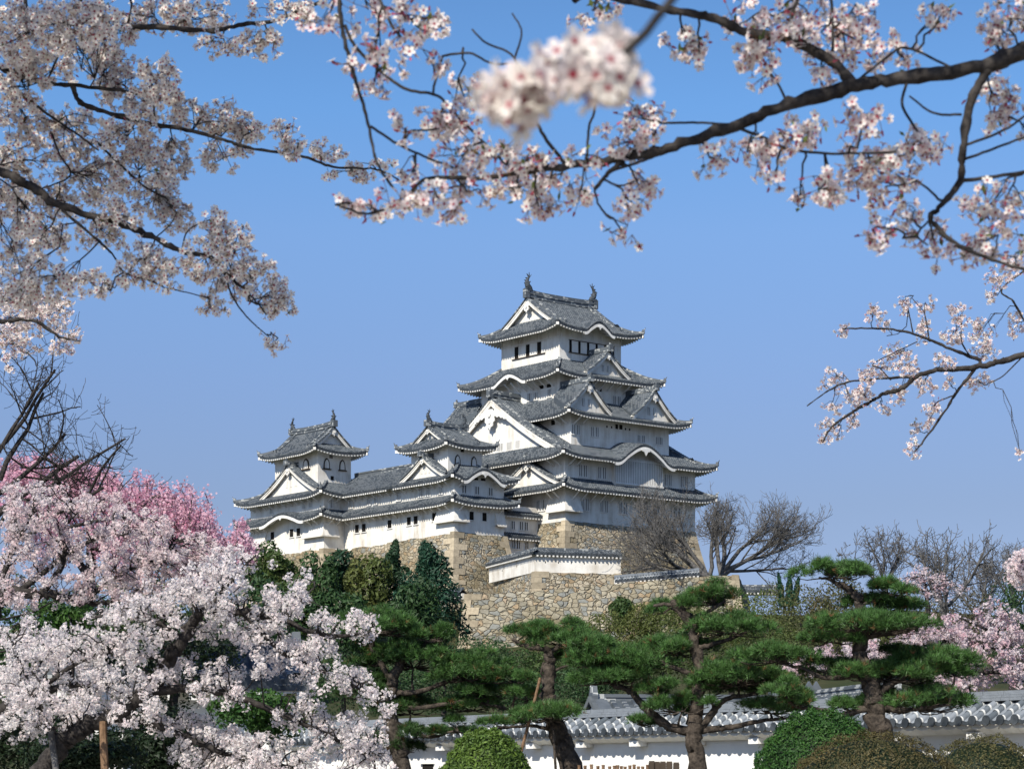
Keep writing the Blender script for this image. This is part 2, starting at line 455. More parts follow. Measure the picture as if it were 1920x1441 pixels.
def gable(G, Rg, pl, n, w, zq, rec=0.7, bb=0.6, zdrop=0.35):
    """bargeboards + recessed gable wall + verge tiles, at plan point pl on the verge plane"""
    n = np.append(np.array(n, float), 0); t = np.array([-n[1], n[0], 0]); pl = np.append(np.array(pl, float), 0)
    q = np.linspace(-w, w, 33); z = zq(np.abs(q)); Z = np.array([0, 0, 1.0])
    def ln(dn, dz, sc=1.0): return pl + n * dn + (q * sc)[:, None] * t + (z + dz)[:, None] * Z
    zb = z.min() - zdrop
    low = pl - n * rec + q[:, None] * t + (zb + 0 * q)[:, None] * Z
    G.start('gable_wall'); G.grid(np.stack([ln(-rec, -0.05), low], 1)); G.start('bargeboard'); Rg.start('verge_tiles')
    k = 1.0
    G.grid(np.stack([ln(-rec, -0.15), ln(-0.05, -0.15), ln(-0.05, -0.15 - bb), ln(-0.25, -0.15 - bb), ln(-0.25, -0.25)], 1))
    G.grid(np.stack([ln(0.02, -0.12), ln(0.02, -0.12 - bb * 0.4), ln(-0.05, -0.12 - bb * 0.4)], 1))
    Rg.grid(np.stack([ln(0.06, -0.12), ln(0.06, 0.16), ln(-0.40, 0.16), ln(-0.40, -0.1)], 1))
    # round verge tile ends, seen as a dotted edge
    for i in range(len(q) * 2):
        f = (i + 0.5) / (len(q) * 2) * (len(q) - 1); a = int(f); fr = f - a
        p = ln(0.1, 0.05)[a] * (1 - fr) + ln(0.1, 0.05)[min(a + 1, len(q) - 1)] * fr
        Rg.box(p, 0.16, 0.16, 0.2)
    return pl, n, t

def chidori(T, E, G, R, pl, n, w, z0, z1, depth, rec=0.7, bb=0.55, ridge_h=0.7):
    """triangular dormer gable facing n, ridge running back `depth` metres"""
    nn = np.array(n, float); t2 = np.array([-nn[1], nn[0]]); pl = np.array(pl, float)
    zq = lambda q: z0 + (z1 - z0) * (0.70 * (1 - q / w) + 0.30 * (1 - q / w) ** 2)
    for s in (-1, 1):
        m = pl - nn * depth / 2 + t2 * s * w
        side(T, E, m, t2 * s, depth / 2, lambda x, d: zq(w - d), lambda x: w + 0 * x, 0.3, eave=False, rows=10, d0=lambda x, s=s: 0.7 * w * np.clip((depth / 2 + x * s) / depth, 0, 1))
    gable(G, R, pl, n, w, zq, rec, bb)
    a = np.append(pl + nn * 0.25, z1 - 0.05); b = np.append(pl - nn * depth, z1 - 0.05)
    ps = [a + (b - a) * f for f in np.linspace(0, 1, 6)]
    R.start('gable_ridge'); R.sweep(ps, 0.42, ridge_h)
    R.box(a + [0, 0, ridge_h * 0.55], 0.7, 0.7, ridge_h * 1.3)
    R.box(a + [0, 0, ridge_h * 1.35], 0.2, 0.2, ridge_h * 0.7)
    return zq

def irimoya(T, E, R, G, ax, cu, cv, A, B, rl, dg, ze, zr, o, lift=0.65, kara={}, rec=0.7, bb=0.6, ridge_h=0.9, ends=(-1, 1), rows=12):
    """hip-and-gable roof. ax 'u' or 'v' = ridge direction; A half length along ridge, B half width, rl ridge half length"""
    loc = (lambda p, q: (cu + p, cv + q)) if ax == 'u' else (lambda p, q: (cu + q, cv + p))
    nrm = (lambda p, q: (p, q)) if ax == 'u' else (lambda p, q: (q, p))
    hm = lambda d: ze + (zr - ze) * prof(np.clip(d / B, 0, 1))
    lf = lambda x, H, w: lift * np.clip(1 - (H - np.abs(x)) / 4.5, 0, 1) ** 2 * (1 - np.clip(w, 0, 1))
    for s in (-1, 1):
        n = nrm(0, s); key = {(0, -1): 'R', (0, 1): 'B', (-1, 0): 'L', (1, 0): 'F'}[n]
        zf = with_kara(lambda x, d: hm(d) + lf(x, A, d / dg), ze, kara.get(key))
        hipd = lambda x: dg * np.clip((A - np.abs(x)) / (A - rl), 0, 1)
        side(T, E, loc(0, s * B), n, A, zf, lambda x: B + 0 * x, o, -rl, rl, rows, eave=False)
        side(T, E, loc(0, s * B), n, A, zf, hipd, o, -A, -rl, 5, eave=False)
        side(T, E, loc(0, s * B), n, A, zf, hipd, o, rl, A, 5, eave=False)
        side(T, E, loc(0, s * B), n, A, zf, lambda x: 0.12 + 0 * x, o, -A, A, 1)
    Ds = A - rl
    for s in (-1, 1):
        n = nrm(s, 0); key = {(0, -1): 'R', (0, 1): 'B', (-1, 0): 'L', (1, 0): 'F'}[n]
        zf = with_kara(lambda x, d: hm(dg * d / Ds) + lf(x, B, d / Ds), ze, kara.get(key))
        side(T, E, loc(s * A, 0), n, B, zf, lambda x: np.where(np.abs(x) < B - dg, Ds + rec, Ds * np.clip((B - np.abs(x)) / dg, 0, 1)), o, rows=6)
        if s in ends:
            gable(G, R, loc(s * rl, 0), n, B - dg, lambda q: hm(B - q), rec, bb)
        for s2 in (-1, 1):
            pts = []
            for w in np.linspace(0, 1, 8):
                p, q = loc(s * (A - w * Ds), s2 * (B - w * dg))
                pts.append((p, q, float(hm(dg * w) + lift * np.clip(1 - w * dg / 4.5, 0, 1) ** 2 * (1 - w))))
            corner_ridge(R, E, pts)
            # descending ridge beside the verge
            pts = []
            for d in np.linspace(dg * 0.65, B - 0.2, 9):
                p, q = loc(s * (rl - 1.3), s2 * (B - d)); pts.append((p, q, float(hm(d))))
            R.start('descending_ridge'); R.sweep(pts, 0.34, 0.30, 0.05)
            e = np.array(pts[0]); R.box(e + [0, 0, 0.35], 0.3, 0.3, 0.6)
    a = np.append(loc(-rl - 0.1, 0), zr - 0.1); b = np.append(loc(rl + 0.1, 0), zr - 0.1)
    ps = np.array([a + (b - a) * f for f in np.linspace(0, 1, 15)])
    ps[:, 2] += 0.25 * (np.abs(np.linspace(-1, 1, 15)) ** 3)
    R.start('main_ridge'); R.sweep(ps, 0.55, ridge_h)
    R.sweep(ps, 0.75, 0.14, ridge_h * 0.5); R.sweep(ps, 0.36, 0.18, ridge_h)
    for e in (ps[0], ps[-1]):
        R.box(e + [0, 0, ridge_h * 0.5], 0.75, 0.75, ridge_h * 1.35)
    return ps[0] + [0, 0, ridge_h], ps[-1] + [0, 0, ridge_h], hm

def fish(parent, base, inward, h):
    """roof-ridge fish: head down on the ridge, body arched upright, forked tail and side fins"""
    mb = MB(); inw = np.array([inward[0], inward[1], 0.0]); b = np.array(base); Z = np.array([0, 0, 1.0])
    sd = np.array([-inw[1], inw[0], 0])
    cs = [(0.30, -0.05), (0.10, 0.10), (-0.06, 0.26), (-0.12, 0.45), (-0.06, 0.64), (0.04, 0.80), (0.08, 0.9)]
    P = [b + inw * x * h + Z * z * h for x, z in cs]
    mb.tube(P, np.array([0.10, 0.19, 0.18, 0.14, 0.10, 0.065, 0.03]) * h, 8)
    mb.box(b + Z * 0.02 * h, 0.42 * h, 0.34 * h, 0.16 * h)
    top = b + inw * 0.05 * h + Z * 0.82 * h
    for ax_, x, z in ((inw, 0.22, 0.20), (inw, -0.18, 0.2), (inw, 0.02, 0.30)):
        mb.prism([top - Z * 0.1 * h - sd * 0.03 * h, top + ax_ * x * h + Z * z * h - sd * 0.03 * h, top + ax_ * (x * 0.3 + 0.06) * h + Z * 0.05 * h - sd * 0.03 * h], sd * 0.06 * h)
    for s in (-1, 1):
        m_ = b + Z * 0.33 * h - inw * 0.08 * h
        mb.prism([m_ + sd * s * 0.12 * h, m_ + sd * s * 0.34 * h + Z * 0.14 * h - inw * 0.02 * h, m_ + sd * s * 0.12 * h + Z * 0.16 * h], inw * 0.05 * h)
    for z, x in ((0.3, -0.3), (0.5, -0.29), (0.66, -0.2)):
        m_ = b + inw * x * h + Z * z * h
        mb.prism([m_ + inw * 0.1 * h, m_ - inw * 0.03 * h + Z * 0.09 * h, m_ + inw * 0.14 * h + Z * 0.12 * h], sd * 0.05 * h)
    return mb.build('roof_fish', 'tile_dark', parent, xf=CF, smooth=False)

def pendant(parent, pl, n, z, s):
    """carved plaster pendant under a gable apex"""
    n = np.append(np.array(n, float), 0); t = np.array([-n[1], n[0], 0]); mb = MB()
    pl = np.append(np.array(pl, float), 0)
    out = [(0, 0.15), (0.28, 0.12), (0.42, -0.12), (0.34, -0.36), (0.46, -0.5), (0.36, -0.7), (0.16, -0.72), (0, -1.0)]
    out = out + [(-x, y) for x, y in out[-2:0:-1]]
    P = [pl + n * -0.02 + t * x * s + np.array([0, 0, z + y * s]) for x, y in out]
    mb.prism(P, n * 0.16)
    c = pl + n * 0.16 + np.array([0, 0, z - 0.28 * s])
    hx = [c + t * cos(a) * 0.17 * s + np.array([0, 0, sin(a) * 0.17 * s]) for a in np.arange(6) * pi / 3]
    mb.prism(hx, n * 0.12)
    return mb.build('gable_pendant', 'trim', parent, xf=CF)

def fp(sd, plane, a, z, out=0.0):
    return np.array([plane - out, a, z]) if sd == 'L' else np.array([a, plane - out, z])
def window(parent, sd, plane, a, z, w, h, bars=2, pane='dark_opening', frame=True):
    mb = MB(); ax = np.array([[0, 1, 0], [1, 0, 0], [0, 0, 1]]) if sd == 'L' else np.eye(3)
    mb.box(fp(sd, plane, a, z + h / 2, 0.0), w, 0.05, h, ax)
    o = mb.build('window', pane, parent, xf=CF)
    f = MB()
    if frame:
        for x in (-w / 2 - 0.05, w / 2 + 0.05): f.box(fp(sd, plane, a + x, z + h / 2, 0.02), 0.10, 0.14, h + 0.2, ax)
        f.box(fp(sd, plane, a, z - 0.07, 0.04), w + 0.3, 0.2, 0.12, ax); f.box(fp(sd, plane, a, z + h + 0.05, 0.02), w, 0.14, 0.10, ax)
        f.build('frame', 'trim', o, xf=CF)
    if bars:
        g = MB()
        for i in range(bars):
            x = (i + 0.5) / bars * w - w / 2 if bars > 1 else 0.0
            g.box(fp(sd, plane, a + x, z + h / 2, 0.06), min(0.13, w / bars * 0.45), 0.1, h, ax)
        g.build('bars', 'trim', o, xf=CF)
    return o
def bell_window(parent, sd, plane, a, z, w, h):
    """flame-headed window with a black frame"""
    prof_ = [(-0.5, 0), (-0.46, 0.45), (-0.38, 0.72), (-0.2, 0.9), (0, 1.0), (0.2, 0.9), (0.38, 0.72), (0.46, 0.45), (0.5, 0)]
    n = np.array([-1.0, 0, 0]) if sd == 'L' else np.array([0, -1.0, 0])
    mb = MB(); mb.prism([fp(sd, plane, a + x * w, z + y * h, 0.0) for x, y in prof_], n * 0.08)
    for x in (0,): mb.box(fp(sd, plane, a, z - 0.06, 0.08), *((0.3, w * 1.3, 0.14) if sd == 'L' else (w * 1.3, 0.3, 0.14)))
    o = mb.build('window', 'dark_timber', parent, xf=CF)
    g = MB(); g.prism([fp(sd, plane, a + x * w * 0.68, z + 0.08 + y * h * 0.80, 0.08) for x, y in prof_], n * 0.04)
    g.build('pane', 'plaster', o, xf=CF)
    return o
def bracket(parent, sd, plane, a, ze, o, drop=1.5):
    mb = MB()
    p0 = fp(sd, plane, a, ze - drop, 0.02); p1 = fp(sd, plane, a, ze - 0.32, o * 0.8)
    mb.sweep([p0, (p0 + p1) / 2 - [0, 0, 0.06], p1], 0.15, 0.2)
    return mb.build('bracket', 'trim', parent, xf=CF)

def body(mb, u0, u1, v0, v1, z0, z1):
    """four plaster walls"""
    P = [(u0, v0), (u1, v0), (u1, v1), (u0, v1)]
    for i in range(4):
        a, b = P[i], P[(i + 1) % 4]
        mb.quad((*a, z0), (*b, z0), (*b, z1), (*a, z1))
def stone_drop(parent, path, outs, z0, z1, thick=0.25):
    """flared stone-drop bay following the wall path (list of (u,v)) with outward offsets per point"""
    mb = MB(); p = np.array(path, float); q = np.array(outs, float)
    t_ = np.column_stack([p + q * 0.05, np.full(len(p), z1)]); m_ = np.column_stack([p + q, np.full(len(p), z0)])
    lo = np.column_stack([p + q, np.full(len(p), z0 - 0.10)]); inn = np.column_stack([p, np.full(len(p), z0 - 0.10)])
    mb.grid(np.stack([t_, m_], 1))
    lip = np.column_stack([p + q * 1.1, np.full(len(p), z0)]); lip2 = np.column_stack([p + q * 1.1, np.full(len(p), z0 - 0.2)])
    mb.grid(np.stack([m_ + [0, 0, 0.02], lip, lip2, inn - [0, 0, 0.1]], 1))
    for e in (0, -1): mb.add([t_[e], m_[e], [*p[e], z0], [*p[e], z1]], [[0, 1, 2, 3]])
    return mb.build('stone_drop_bay', 'plaster', parent, xf=CF)

def kara_wall(parent, sd, plane, ac, hw, z0, ze, h, o):
    """plaster wall filling the arch under an undulating gable"""
    q = np.linspace(-1, 1, 25)
    top = [fp(sd, plane, ac + x * hw, ze - 0.36 + h * float(bell(np.array([x]))[0]) + 0.3 * o, -0.02) for x in q]
    lo = [fp(sd, plane, ac + x * hw, z0, -0.02) for x in q]
    mb = MB(); mb.grid(np.stack([np.array(top), np.array(lo)], 1)); mb.build('arch_wall', 'plaster', parent, xf=CF)
    pb = MB(); n = np.array([-1.0, 0, 0]) if sd == 'L' else np.array([0, -1.0, 0])       # white bargeboard following the arch
    q = np.linspace(-0.92, 0.92, 31); bz = ze - 0.30 + h * bell(q)
    f = [np.array([fp(sd, plane, ac + x * hw, z + dz, o + dn) for x, z in zip(q, bz)]) for dz, dn in ((0, 0.02), (-0.42, 0.02), (-0.42, -0.2), (0, -0.2))]
    pb.grid(np.stack(f, 1), 0, None, True); pb.build('arch_board', 'trim', parent, xf=CF)
    pd = MB(); s = 0.5 * h
    out = [(0, 0.1), (0.7, 0.0), (0.55, -0.22), (0.3, -0.25), (0, -0.7), (-0.3, -0.25), (-0.55, -0.22), (-0.7, 0)]
    pd.prism([fp(sd, plane, ac + x * s, ze + h - 0.7 + y * s, o + 0.03) for x, y in out], n * 0.12); pd.build('gable_pendant', 'trim', parent, xf=CF)

class Roofs:
    """collects one roof level: tiles with children eaves, ridge, gable"""
    def __init__(s): s.T = MB(); s.E = MB(); s.R = Pieces(); s.G = Pieces()
    def done(s, parent):
        o = s.T.build('roof', ['tile', 'tile_dark'], parent, xf=CF)
        if s.E.n: s.E.build('eaves', 'trim', o, xf=CF)
        s.R.build('ridge_tile', o, CF); s.G.build('plaster', o, CF)
        return o

# ---------------------------------------------------------------- main keep
KC = (12.6, 15.7)
keep = thing('castle_keep', cf(12.6, 15.7, 38.0), 'tall white five-roofed main castle keep, largest building on the stone base', 'castle keep')
w = MB()
body(w, 0, 25.2, 0, 31.4, 37.9, 47.6)                        # two lowest storeys
body(w, 3.1, 22.1, 2.36, 29.04, 47.0, 54.4)
body(w, 4.6, 20.6, 6.67, 24.73, 53.5, 60.8)
body(w, 6.6, 18.6, 9.0, 22.4, 60.0, 68.0)
w.build('wall', 'plaster', keep, xf=CF)
# roof 1
r = Roofs(); hip_roof(r.T, r.E, r.R, *KC, 12.6, 15.7, 2.3, 42.45, 12.55, 15.65, 44.1)
chidori(r.T, r.E, r.G, r.R, (-1.6, 6.6), (-1, 0), 7.0, 43.4, 46.95, 2.2, rec=0.7)
ro = r.done(keep); pendant(ro, (-1.6, 6.6), (-1, 0), 46.2, 1.0)
# roof 2: huge hip-and-gable whose gable faces the sun
r = Roofs()
e0, e1, hm2 = irimoya(r.T, r.E, r.R, r.G, 'u', *KC, 14.95, 18.05, 13.5, 3.0, 47.0, 57.1, 2.3, kara={'R': (0.6, 6.3, 2.5)}, rec=0.7, bb=1.05, ridge_h=0.9, rows=20)
ro = r.done(keep)
pd = MB()                                                     # wide carved pendant with scrolled wings
out = [(0, 0.5), (0.6, 0.45), (0.75, 0.05), (1.1, 0.3), (1.5, 0.05), (1.9, 0.15), (2.3, -0.25), (2.7, -0.2), (3.1, -0.75), (3.5, -0.8), (3.7, -1.35),
       (3.2, -1.3), (3.05, -1.05), (2.6, -1.1), (2.2, -0.75), (1.8, -0.9), (1.4, -0.65), (1.0, -0.65), (1.1, -1.3), (0.75, -1.55), (0.7, -2.0), (0.3, -2.1), (0, -2.6)]
out = out + [(-x, y) for x, y in out[-2:0:-1]]
pd.prism([(-0.92, 15.7 + x, 54.9 + y) for x, y in out], (-0.18, 0, 0))
pd.prism([(-1.1, 15.7 + 0.42 * cos(a), 54.6 + 0.42 * sin(a)) for a in np.arange(6) * pi / 3], (-0.15, 0, 0))
pd.prism([(-1.1, 15.7 + 0.3 * cos(a), 53.5 + 0.3 * sin(a)) for a in np.arange(6) * pi / 3], (-0.1, 0, 0))
pd.build('gable_pendant', 'trim', ro, xf=CF)
for a, z, ww, h in [(16.6, 49.15, 0.95, 1.1), (14.3, 49.15, 1.44, 1.13), (12.2, 49.15, 1.17, 1.12), (10.3, 49.15, 1.06, 1.12)]:
    window(keep, 'L', -0.2, a, z, ww, h, 4, 'pane_grey')
kara_wall(keep, 'R', 0.0, 13.2, 6.3, 47.0, 47.0, 2.5, 2.3)
# roof 3 with twin dormer gables
r = Roofs(); hip_roof(r.T, r.E, r.R, *KC, 9.5, 13.3, 2.4, 53.35, 8.0, 9.03, 56.6)
r3 = []
for c in (4.95, 17.6):
    chidori(r.T, r.E, r.G, r.R, (c, 0.45), (0, -1), 4.2, 54.15, 58.15, 6.4)
chidori(r.T, r.E, r.G, r.R, (4.95, 30.95), (0, 1), 4.2, 54.15, 58.15, 6.4)
chidori(r.T, r.E, r.G, r.R, (17.6, 30.95), (0, 1), 4.2, 54.15, 58.15, 6.4)
ro = r.done(keep)
for c in (4.95, 17.6):
    pendant(ro, (c, 0.45), (0, -1), 57.3, 1.0)
    for dx in (-0.55, 0.55): window(keep, 'R', 1.15, c + dx, 54.6, 0.55, 1.1, 2, 'pane_grey', False)
# roof 4
r = Roofs(); hip_roof(r.T, r.E, r.R, *KC, 8.0, 9.03, 2.5, 59.75, 6.0, 6.7, 62.7, kara={'L': (0.35, 4.3, 1.25)})
chidori(r.T, r.E, r.G, r.R, (12.3, 4.6), (0, -1), 4.3, 60.5, 63.85, 4.4)
ro = r.done(keep); pendant(ro, (12.3, 4.6), (0, -1), 63.1, 0.65)
for dx in (-0.5, 0.5): window(keep, 'R', 5.3, 12.3 + dx, 60.9, 0.5, 0.9, 2, 'pane_grey', False)
kara_wall(keep, 'L', 4.6, 15.35, 4.3, 59.5, 59.75, 1.25, 2.5)
# roof 5
r = Roofs()
e0, e1, hm5 = irimoya(r.T, r.E, r.R, r.G, 'u', *KC, 8.4, 9.1, 6.6, 2.9, 67.0, 72.5, 2.4, kara={'R': (-0.3, 3.2, 1.35)}, rec=0.8, bb=0.65, ridge_h=1.0)
ro = r.done(keep); pendant(ro, (6.0, 15.7), (-1, 0), 71.5, 1.25)
fish(keep, e0 + [0.35, 0, 0.1], (1, 0), 2.3); fish(keep, e1 - [0.35, 0, -0.1], (-1, 0), 2.3)
kara_wall(keep, 'R', 9.0, 12.3, 3.2, 66.8, 67.0, 1.35, 2.4)
# top storey openings: dark gaps with white sliding panels between, on a dark sill
for a in (18.8, 16.15, 13.6): window(keep, 'L', 6.6, a, 64.05, 0.95, 1.72, 0, 'dark_opening', False)
for a in (17.5, 14.9, 12.6):
    s_ = MB(); s_.box((6.58, a, 64.9), 0.06, 1.7 if a > 13 else 1.0, 1.72); s_.build('shutter', 'plaster', keep, xf=CF)
for a in (8.7, 10.4, 12.1, 13.75, 15.4, 17.0): window(keep, 'R', 9.0, a, 63.9, 0.45, 1.7, 0, 'dark_opening', False)
for a in (9.55, 11.25, 12.93, 14.58, 16.2):
    s_ = MB(); s_.box((a, 8.98, 64.75), 1.2, 0.06, 1.7); s_.build('shutter', 'plaster', keep, xf=CF)
s_ = MB(); s_.box((6.52, 16.0, 63.95), 0.2, 7.6, 0.12); s_.build('sill', 'dark_timber', keep, xf=CF)
s_ = MB(); s_.box((12.8, 8.92, 63.82), 8.9, 0.2, 0.12); s_.box((12.8, 8.95, 65.66), 8.9, 0.12, 0.1); s_.build('sill', 'dark_timber', keep, xf=CF)
s_ = MB()                                                      # plaster string courses and posts of the top storey
s_.box((6.56, 15.7, 65.95), 0.14, 13.5, 0.14); s_.box((12.6, 8.96, 65.95), 12.1, 0.14, 0.14)
for a in np.arange(9.4, 22.5, 2.13): s_.box((6.56, a, 66.7), 0.12, 0.14, 1.4)
for a in np.arange(7.0, 18.8, 1.93): s_.box((a, 8.96, 66.7), 0.14, 0.12, 1.4)
s_.build('wall_moulding', 'trim', keep, xf=CF)
for a, z, ww, h, b in [(10.7, 58.3, .95, .5, 0), (9.0, 58.3, .95, .5, 0), (13.4, 56.9, .95, 1.1, 2), (11.9, 56.9, .85, 1.05, 2), (8.9, 56.9, .8, 1.1, 2)]:
    window(keep, 'L', 4.6, a, z, ww, h, b, 'dark_opening' if not b else 'pane_grey', b > 0)
window(keep, 'L', 3.1, 6.3, 52.4, .8, .7, 0, 'dark_opening', False)
for a in (5.9, 4.7): window(keep, 'L', 0, a, 39.8, .8, 1.5, 2, 'pane_grey')
for a, z, ww, h in [(11.4, 58.2, .45, .34), (12.5, 58.2, .42, .45), (11.8, 58.0 - 5.8, .5, .67), (12.6, 52.2, .6, .68), (9.9, 52.2, .25, .3), (10.8, 52.2, .25, .3), (13.5, 52.2, .25, .3), (14.3, 52.2, .25, .3)]:
    window(keep, 'R', 6.67 if z > 55 else 2.36, a, z, ww, h, 0, 'dark_opening', False)
for a, z, h in [(15.2, 56.6, 1.26), (16.1, 56.6, 1.26)]: window(keep, 'R', 6.67, a, z, .5, h, 1, 'pane_grey')
for a, h in [(3.5, 1.35), (4.4, 1.35), (7.1, 1.35), (8.0, 1.35), (16.1, 1.0), (17.0, 1.0), (19.7, 1.05), (20.5, 1.05)]:
    window(keep, 'R', 2.36, a, 50.7, .5, h, 1, 'pane_grey')
for a in (2.8, 3.7, 6.4, 7.3, 19.3, 20.1, 22.5, 23.3): window(keep, 'R', 0, a, 44.4, .56, 1.6, 1, 'pane_grey')
for a in (3.2, 4.05, 6.8, 7.7, 10.4, 11.3, 14.0, 14.9, 17.6, 18.5, 21.2, 22.1): window(keep, 'R', 0, a, 39.65, .52, 1.62, 1, 'pane_grey')
# projecting lattice window bay
lb = MB(); lb.box((13.5, -0.3, 45.4), 9.5, 0.6, 4.4); lbo = lb.build('lattice_bay', 'plaster', keep, xf=CF)
lb = MB(); lb.box((13.5, -0.61, 45.75), 9.1, 0.04, 3.5); lb.build('opening', 'pane_grey', lbo, xf=CF)
lb = MB()
for a in np.linspace(9.1, 17.9, 27): lb.box((a, -0.66, 45.75), 0.2, 0.12, 3.5)
lb.box((13.5, -0.70, 47.3), 9.3, 0.1, 0.16); lb.box((13.5, -0.72, 43.9), 9.4, 0.14, 0.2)
lb.build('lattice', 'trim', lbo, xf=CF)
stone_drop(keep, [(0, 3.4), (0, 0), (2.6, 0)], [(-0.8, 0), (-0.8, -0.8), (0, -0.8)], 39.4, 41.6)
for a in np.arange(1.2, 25, 1.75): bracket(keep, 'R', 0, a, 42.45, 2.2, 1.6)
for a in (0.9, 2.4): bracket(keep, 'L', 0, a, 42.45, 2.2, 1.6)
for a in np.arange(7.6, 20.3, 1.6): bracket(keep, 'R', 6.67, a - 1.9, 59.75, 2.3, 1.5)
for a in np.arange(8.0, 17.5, 1.5): bracket(keep, 'L', 4.6, a, 59.75, 2.3, 1.5)
for a in (3.6, 5.0): bracket(keep, 'R', 2.36, a, 53.35, 2.3, 1.3); bracket(keep, 'R', 0, a - 3, 47.0, 2.2, 1.3)
for a in (3.0, 4.4): bracket(keep, 'L', 3.1, a, 53.35, 2.3, 1.3); bracket(keep, 'L', 0, a - 2, 47.0, 2.2, 1.3)

# ---------------------------------------------------------------- small keep nearest the main keep
def lean(T, E, mid, n, H, ze, zt, D, o, rows=7, x0=None, x1=None):
    side(T, E, mid, n, H, lambda x, d: ze + (zt - ze) * prof(d / D), lambda x: D + 0 * x, o, x0, x1, rows, ex0=x0 if x0 is not None else -H, ex1=x1 if x1 is not None else H)
def open_roof(r, u0, u1, v0, v1, o, ze, D, zt, lift, kara=None, top_to=None):
    """roof with hips at its near end only (towards -v); the far end runs on into the next building"""
    cv = (v0 - o + v1) / 2; H = (v1 - v0 + o) / 2
    A = (u1 - u0) / 2 + o; cu = (u0 + u1) / 2
    for s, n in ((-1, (-1, 0)), (1, (1, 0))):
        def near(x, s=s): return (H + x) if s > 0 else (H - x)     # distance from the near corner
        def zf(x, d):
            w = np.clip(d / D, 0, 1)
            return ze + (zt - ze) * prof(w) + lift * np.clip(1 - near(x) / 4.5, 0, 1) ** 2 * (1 - w)
        side(r.T, r.E, (cu + s * A, cv), n, H, zf, lambda x: np.minimum(D, near(x)), o, rows=8, ex0=-H + (o if s > 0 else 0), ex1=H - (o if s < 0 else 0))
    zb = lambda x, d: ze + (zt - ze) * prof(np.clip(d / D, 0, 1)) + lift * np.clip(1 - (A - np.abs(x)) / 4.5, 0, 1) ** 2 * (1 - np.clip(d / D, 0, 1))
    side(r.T, r.E, (cu, v0 - o), (0, -1), A, with_kara(zb, ze, kara), lambda x: np.minimum(D, A - np.abs(x)), o, rows=8)
    for s in (-1, 1):
        pts = [(cu + s * (A - w * D), v0 - o + w * D, ze + (zt - ze) * prof(w) + lift * np.clip(1 - w * D / 4.5, 0, 1) ** 2 * (1 - w)) for w in np.linspace(0, 1, 8)]
        corner_ridge(r.R, r.E, pts)

UW, VW, VS, VI = -15.87, 5.0, 17.3, 31.23
wk = thing('small_keep', cf(-11.5, 11, 35.7), 'white three-roofed small keep beside the main keep, its top gable facing left', 'castle tower')
w = MB(); body(w, UW, -7.05, VW, VS, 35.3, 43.4); body(w, -14.87, -8.8, 7.74, 16.27, 43, 48.4); w.build('wall', 'plaster', wk, xf=CF)
r = Roofs(); open_roof(r, UW, -7.05, VW, VS, 1.6, 39.75, 1.62, 40.9, 0.5); r.done(wk)
r = Roofs(); open_roof(r, UW, -7.05, VW, VS, 1.6, 43.05, 5.2, 46.1, 0.55, kara=(-0.9 + 0.6, 4.0, 1.5))
chidori(r.T, r.E, r.G, r.R, (-16.75, 11.2), (-1, 0), 5.3, 43.75, 46.75, 3.2, rec=0.6, bb=0.5, ridge_h=0.55)
ro = r.done(wk); pendant(ro, (-16.75, 11.2), (-1, 0), 46.2, 0.75)
for a in (12.1, 11.2, 10.3): window(wk, 'L', -16.12, a, 44.35, .5, .85, 2, 'pane_grey', False)
r = Roofs()
e0, e1, _h = irimoya(r.T, r.E, r.R, r.G, 'u', -11.84, 12.0, 4.63, 5.87, 3.3, 2.2, 47.95, 51.1, 1.6, lift=0.5, rec=0.6, bb=0.45, ridge_h=0.65)
ro = r.done(wk); pendant(ro, (-15.14, 12.0), (-1, 0), 50.6, 0.7)
fish(wk, e0 + [0.25, 0, 0.05], (1, 0), 1.5); fish(wk, e1 - [0.25, 0, -0.05], (-1, 0), 1.5)
window(wk, 'L', -14.87, 10.0, 47.0, .9, .7, 3, 'pane_grey')
window(wk, 'R', 7.74, -12.35, 47.3, .55, .5, 0, 'dark_opening', False)
for a in (-13.2, -10.3): bell_window(wk, 'R', 7.74, a, 45.45, 1.05, 1.45)
for a, z in ((15.4, 37.5), (13.8, 37.5), (9.5, 37.6)): window(wk, 'L', UW, a, z, .98, 1.15, 0)
for a in (12.6, 11.0, 8.0): window(wk, 'L', UW, a, 41.25, .97, 1.1, 3, 'pane_grey')
for a in (-14.2, -11.9, -9.5): window(wk, 'R', VW, a, 41.2, .68, 1.05, 1, 'pane_grey')
for a in (-12.1, -10.8): window(wk, 'R', VW, a, 43.15, .8, .32, 0, 'dark_opening', False)
for a in (-12.9, -10.6): window(wk, 'R', VW, a, 37.55, .78, 1.17, 0)
stone_drop(wk, [(UW, 8.9), (UW, VW), (-13.7, VW)], [(-0.65, 0), (-0.65, -0.65), (0, -0.65)], 37.3, 39.0)
stone_drop(wk, [(-8.7, VW), (-7.05, VW)], [(0, -0.6), (0, -0.6)], 37.1, 38.9)
for a in np.arange(6.0, 17.2, 1.7): bracket(wk, 'L', UW, a, 39.75, 1.5, 1.1); bracket(wk, 'L', UW, a, 43.05, 1.5, 1.1)
for a in np.arange(-15.0, -7.2, 1.75): bracket(wk, 'R', VW, a, 39.75, 1.5, 1.1)
for a in (-15.0, -8.4): bracket(wk, 'R', VW, a, 43.05, 1.5, 1.1)

kara_wall(wk, 'R', VW, -11.76, 4.0, 42.9, 43.05, 1.5, 1.6)
